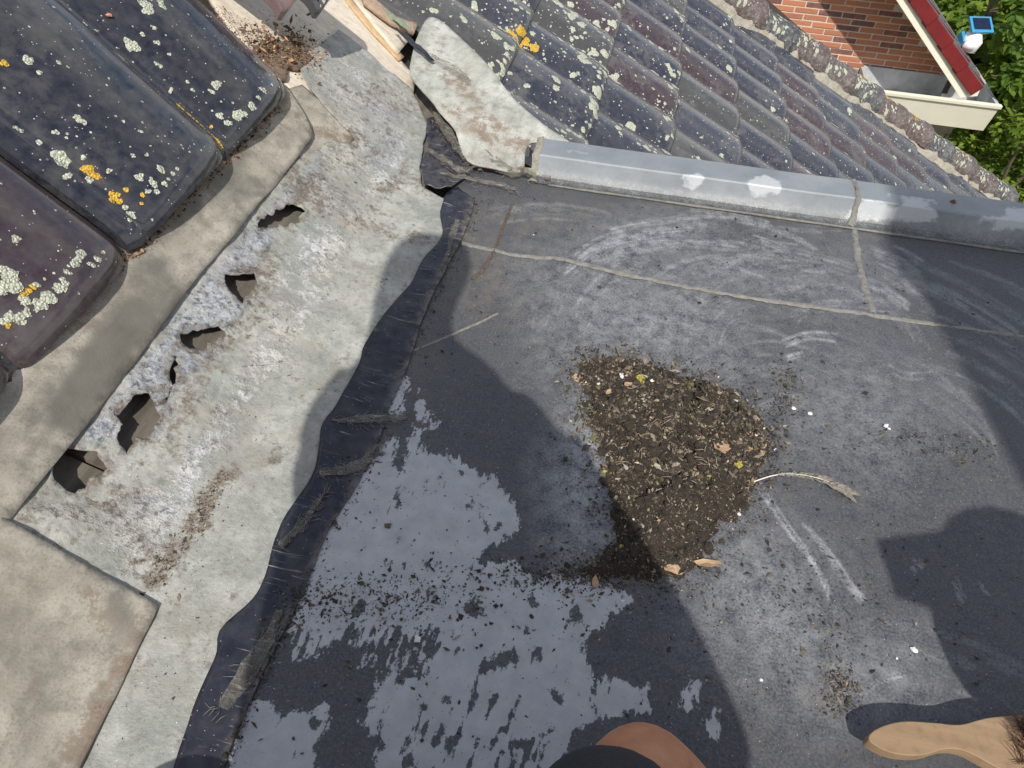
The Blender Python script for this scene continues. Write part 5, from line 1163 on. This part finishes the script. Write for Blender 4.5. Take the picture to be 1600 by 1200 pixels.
J = [((-.02, -.32, .34), .13), ((-.06, -.27, .52), .14), ((-.12, -.17, .74), .145), ((-.15, -.09, .90), .12), ((-.17, -.03, 1.00), .06), ((-.19, .01, 1.08), .075), ((-.18, .06, 1.16), .09), ((-.185, .08, 1.23), .06),
     ((.14, -.24, .29), .095), (tuple(k0 + np.array([.004, -.10, .085])), .066), (tuple(k0), .060), (tuple(k0 + np.array([.075, -.045, -.014])), .050), ((.25, .05, .055), .048), ((.28, -.15, .04), .035), ((.29, -.25, .03), .03),
     ((-.14, -.28, .28), .09), ((-.30, -.02, .15), .07), ((-.33, .015, .085), .06), ((-.30, -.10, .05), .048), ((-.22, -.30, .04), .035),
     ((.0, -.09, .90), .07), ((.29, -.26, .62), .06), ((.12, -.09, .80), .035), ((.07, -.03, .84), .03),
     ((-.23, -.09, .90), .065), ((-.25, -.10, .70), .05), ((-.16, -.05, .80), .035), ((-.09, -.03, .84), .03)]
E_ = [(0, 1), (1, 2), (2, 3), (3, 4), (4, 5), (5, 6), (6, 7), (0, 8), (8, 9), (9, 10), (10, 11), (11, 12), (12, 13), (13, 14), (0, 15), (15, 16), (16, 17), (17, 18), (18, 19), (3, 20), (20, 21), (21, 22), (22, 23), (3, 24), (24, 25), (25, 26), (26, 27)]
skin('body', J, E_, MM['skin'], per, 0, 3)
skin('shorts', [((-.02, -.32, .36), .16), ((.14, -.24, .30), .115), (tuple(k0 + np.array([-.01, -.105, .090])), .084), (tuple(k0 + np.array([-.045, -.030, .030])), .076), ((-.14, -.28, .29), .105), ((-.29, -.05, .17), .085)], [(0, 1), (1, 2), (2, 3), (0, 4), (4, 5)], MM['cloth'], per, 0, 3)
skin('shirt', [((-.03, -.32, .40), .17), ((-.06, -.27, .52), .175), ((-.135, -.17, .74), .15), ((-.16, -.10, .88), .145), ((.0, -.09, .90), .075), ((.18, -.19, .74), .08), ((-.23, -.09, .90), .08), ((-.25, -.10, .78), .07)], [(0, 1), (1, 2), (2, 3), (3, 4), (4, 5), (3, 6), (6, 7)], MM['shirt'], per)
skin('shade_fill', [((-.10, -.20, .74), .12), ((-.03, -.19, .71), .13), ((.04, -.18, .68), .13), ((.11, -.19, .65), .125), ((.17, -.21, .63), .11)], [(0, 1), (1, 2), (2, 3), (3, 4)], MM['shirt'], per)  # unseen bulk added to close a lit gap in the figure's shadow
caster_person = thing('person', (.9, -.3, 0), 'crouching person in a cap, added out of view to cast a shadow by the brush', 'person')  # figure added out of view to cast the capped head shadow
hx = np.array([.68, -.07, .70])
skin('body', [((.98, -.30, .30), .13), ((.88, -.24, .45), .14), ((.80, -.17, .58), .12), ((.70, -.08, .65), .06), (tuple(hx), .085), (tuple(hx + np.array([-.03, .01, .05])), .075), (tuple(hx + np.array([-.085, .0, -.01])), .018),
              ((.60, .07, .52), .06), ((.58, .18, .30), .048), ((.62, .28, .09), .036), ((.66, .31, .06), .03), ((1.0, -.05, .2), .09), ((.95, .02, .08), .06), ((1.05, -.25, .05), .05)],
     [(0, 1), (1, 2), (2, 3), (3, 4), (4, 5), (4, 6), (2, 7), (7, 8), (8, 9), (9, 10), (0, 11), (11, 12), (12, 13)], MM['skin'], caster_person)
skin('jacket', [((.97, -.30, .33), .16), ((.88, -.24, .46), .165), ((.80, -.17, .58), .14), ((.60, .07, .53), .085), ((.575, .17, .32), .08)], [(0, 1), (1, 2), (2, 3), (3, 4)], MM['shirt'], caster_person)
V, F = tube([hx + np.array([.0, .0, .045]), hx + np.array([-.01, 0, .09]), hx + np.array([-.015, 0, .125])], [.10, .095, .05], 16); add('cap', V, F, MM['cloth'], caster_person)
add('cap_visor', *prism([hx + np.array([-.06, -.07, .055]), hx + np.array([-.17, -.045, .05]), hx + np.array([-.18, .03, .05]), hx + np.array([-.06, .07, .055])], (0, 0, .008)), MM['cloth'], caster_person)
ch = thing('shadow_stack', (1.3, -.6, 0), 'plastered stack added out of view to shade the flat roof', 'shadow caster')  # invented block out of view, added to throw the far right shadow
add('stack', *boxv(.86, 1.6, -.88, -.45, -.01, 2.5), MM['plaster'], ch, True, bevel=.01)
add('cap_slab', *boxv(.84, 1.64, -.895, -.41, 2.503, 2.57), MM['plaster'], ch, True, bevel=.01)
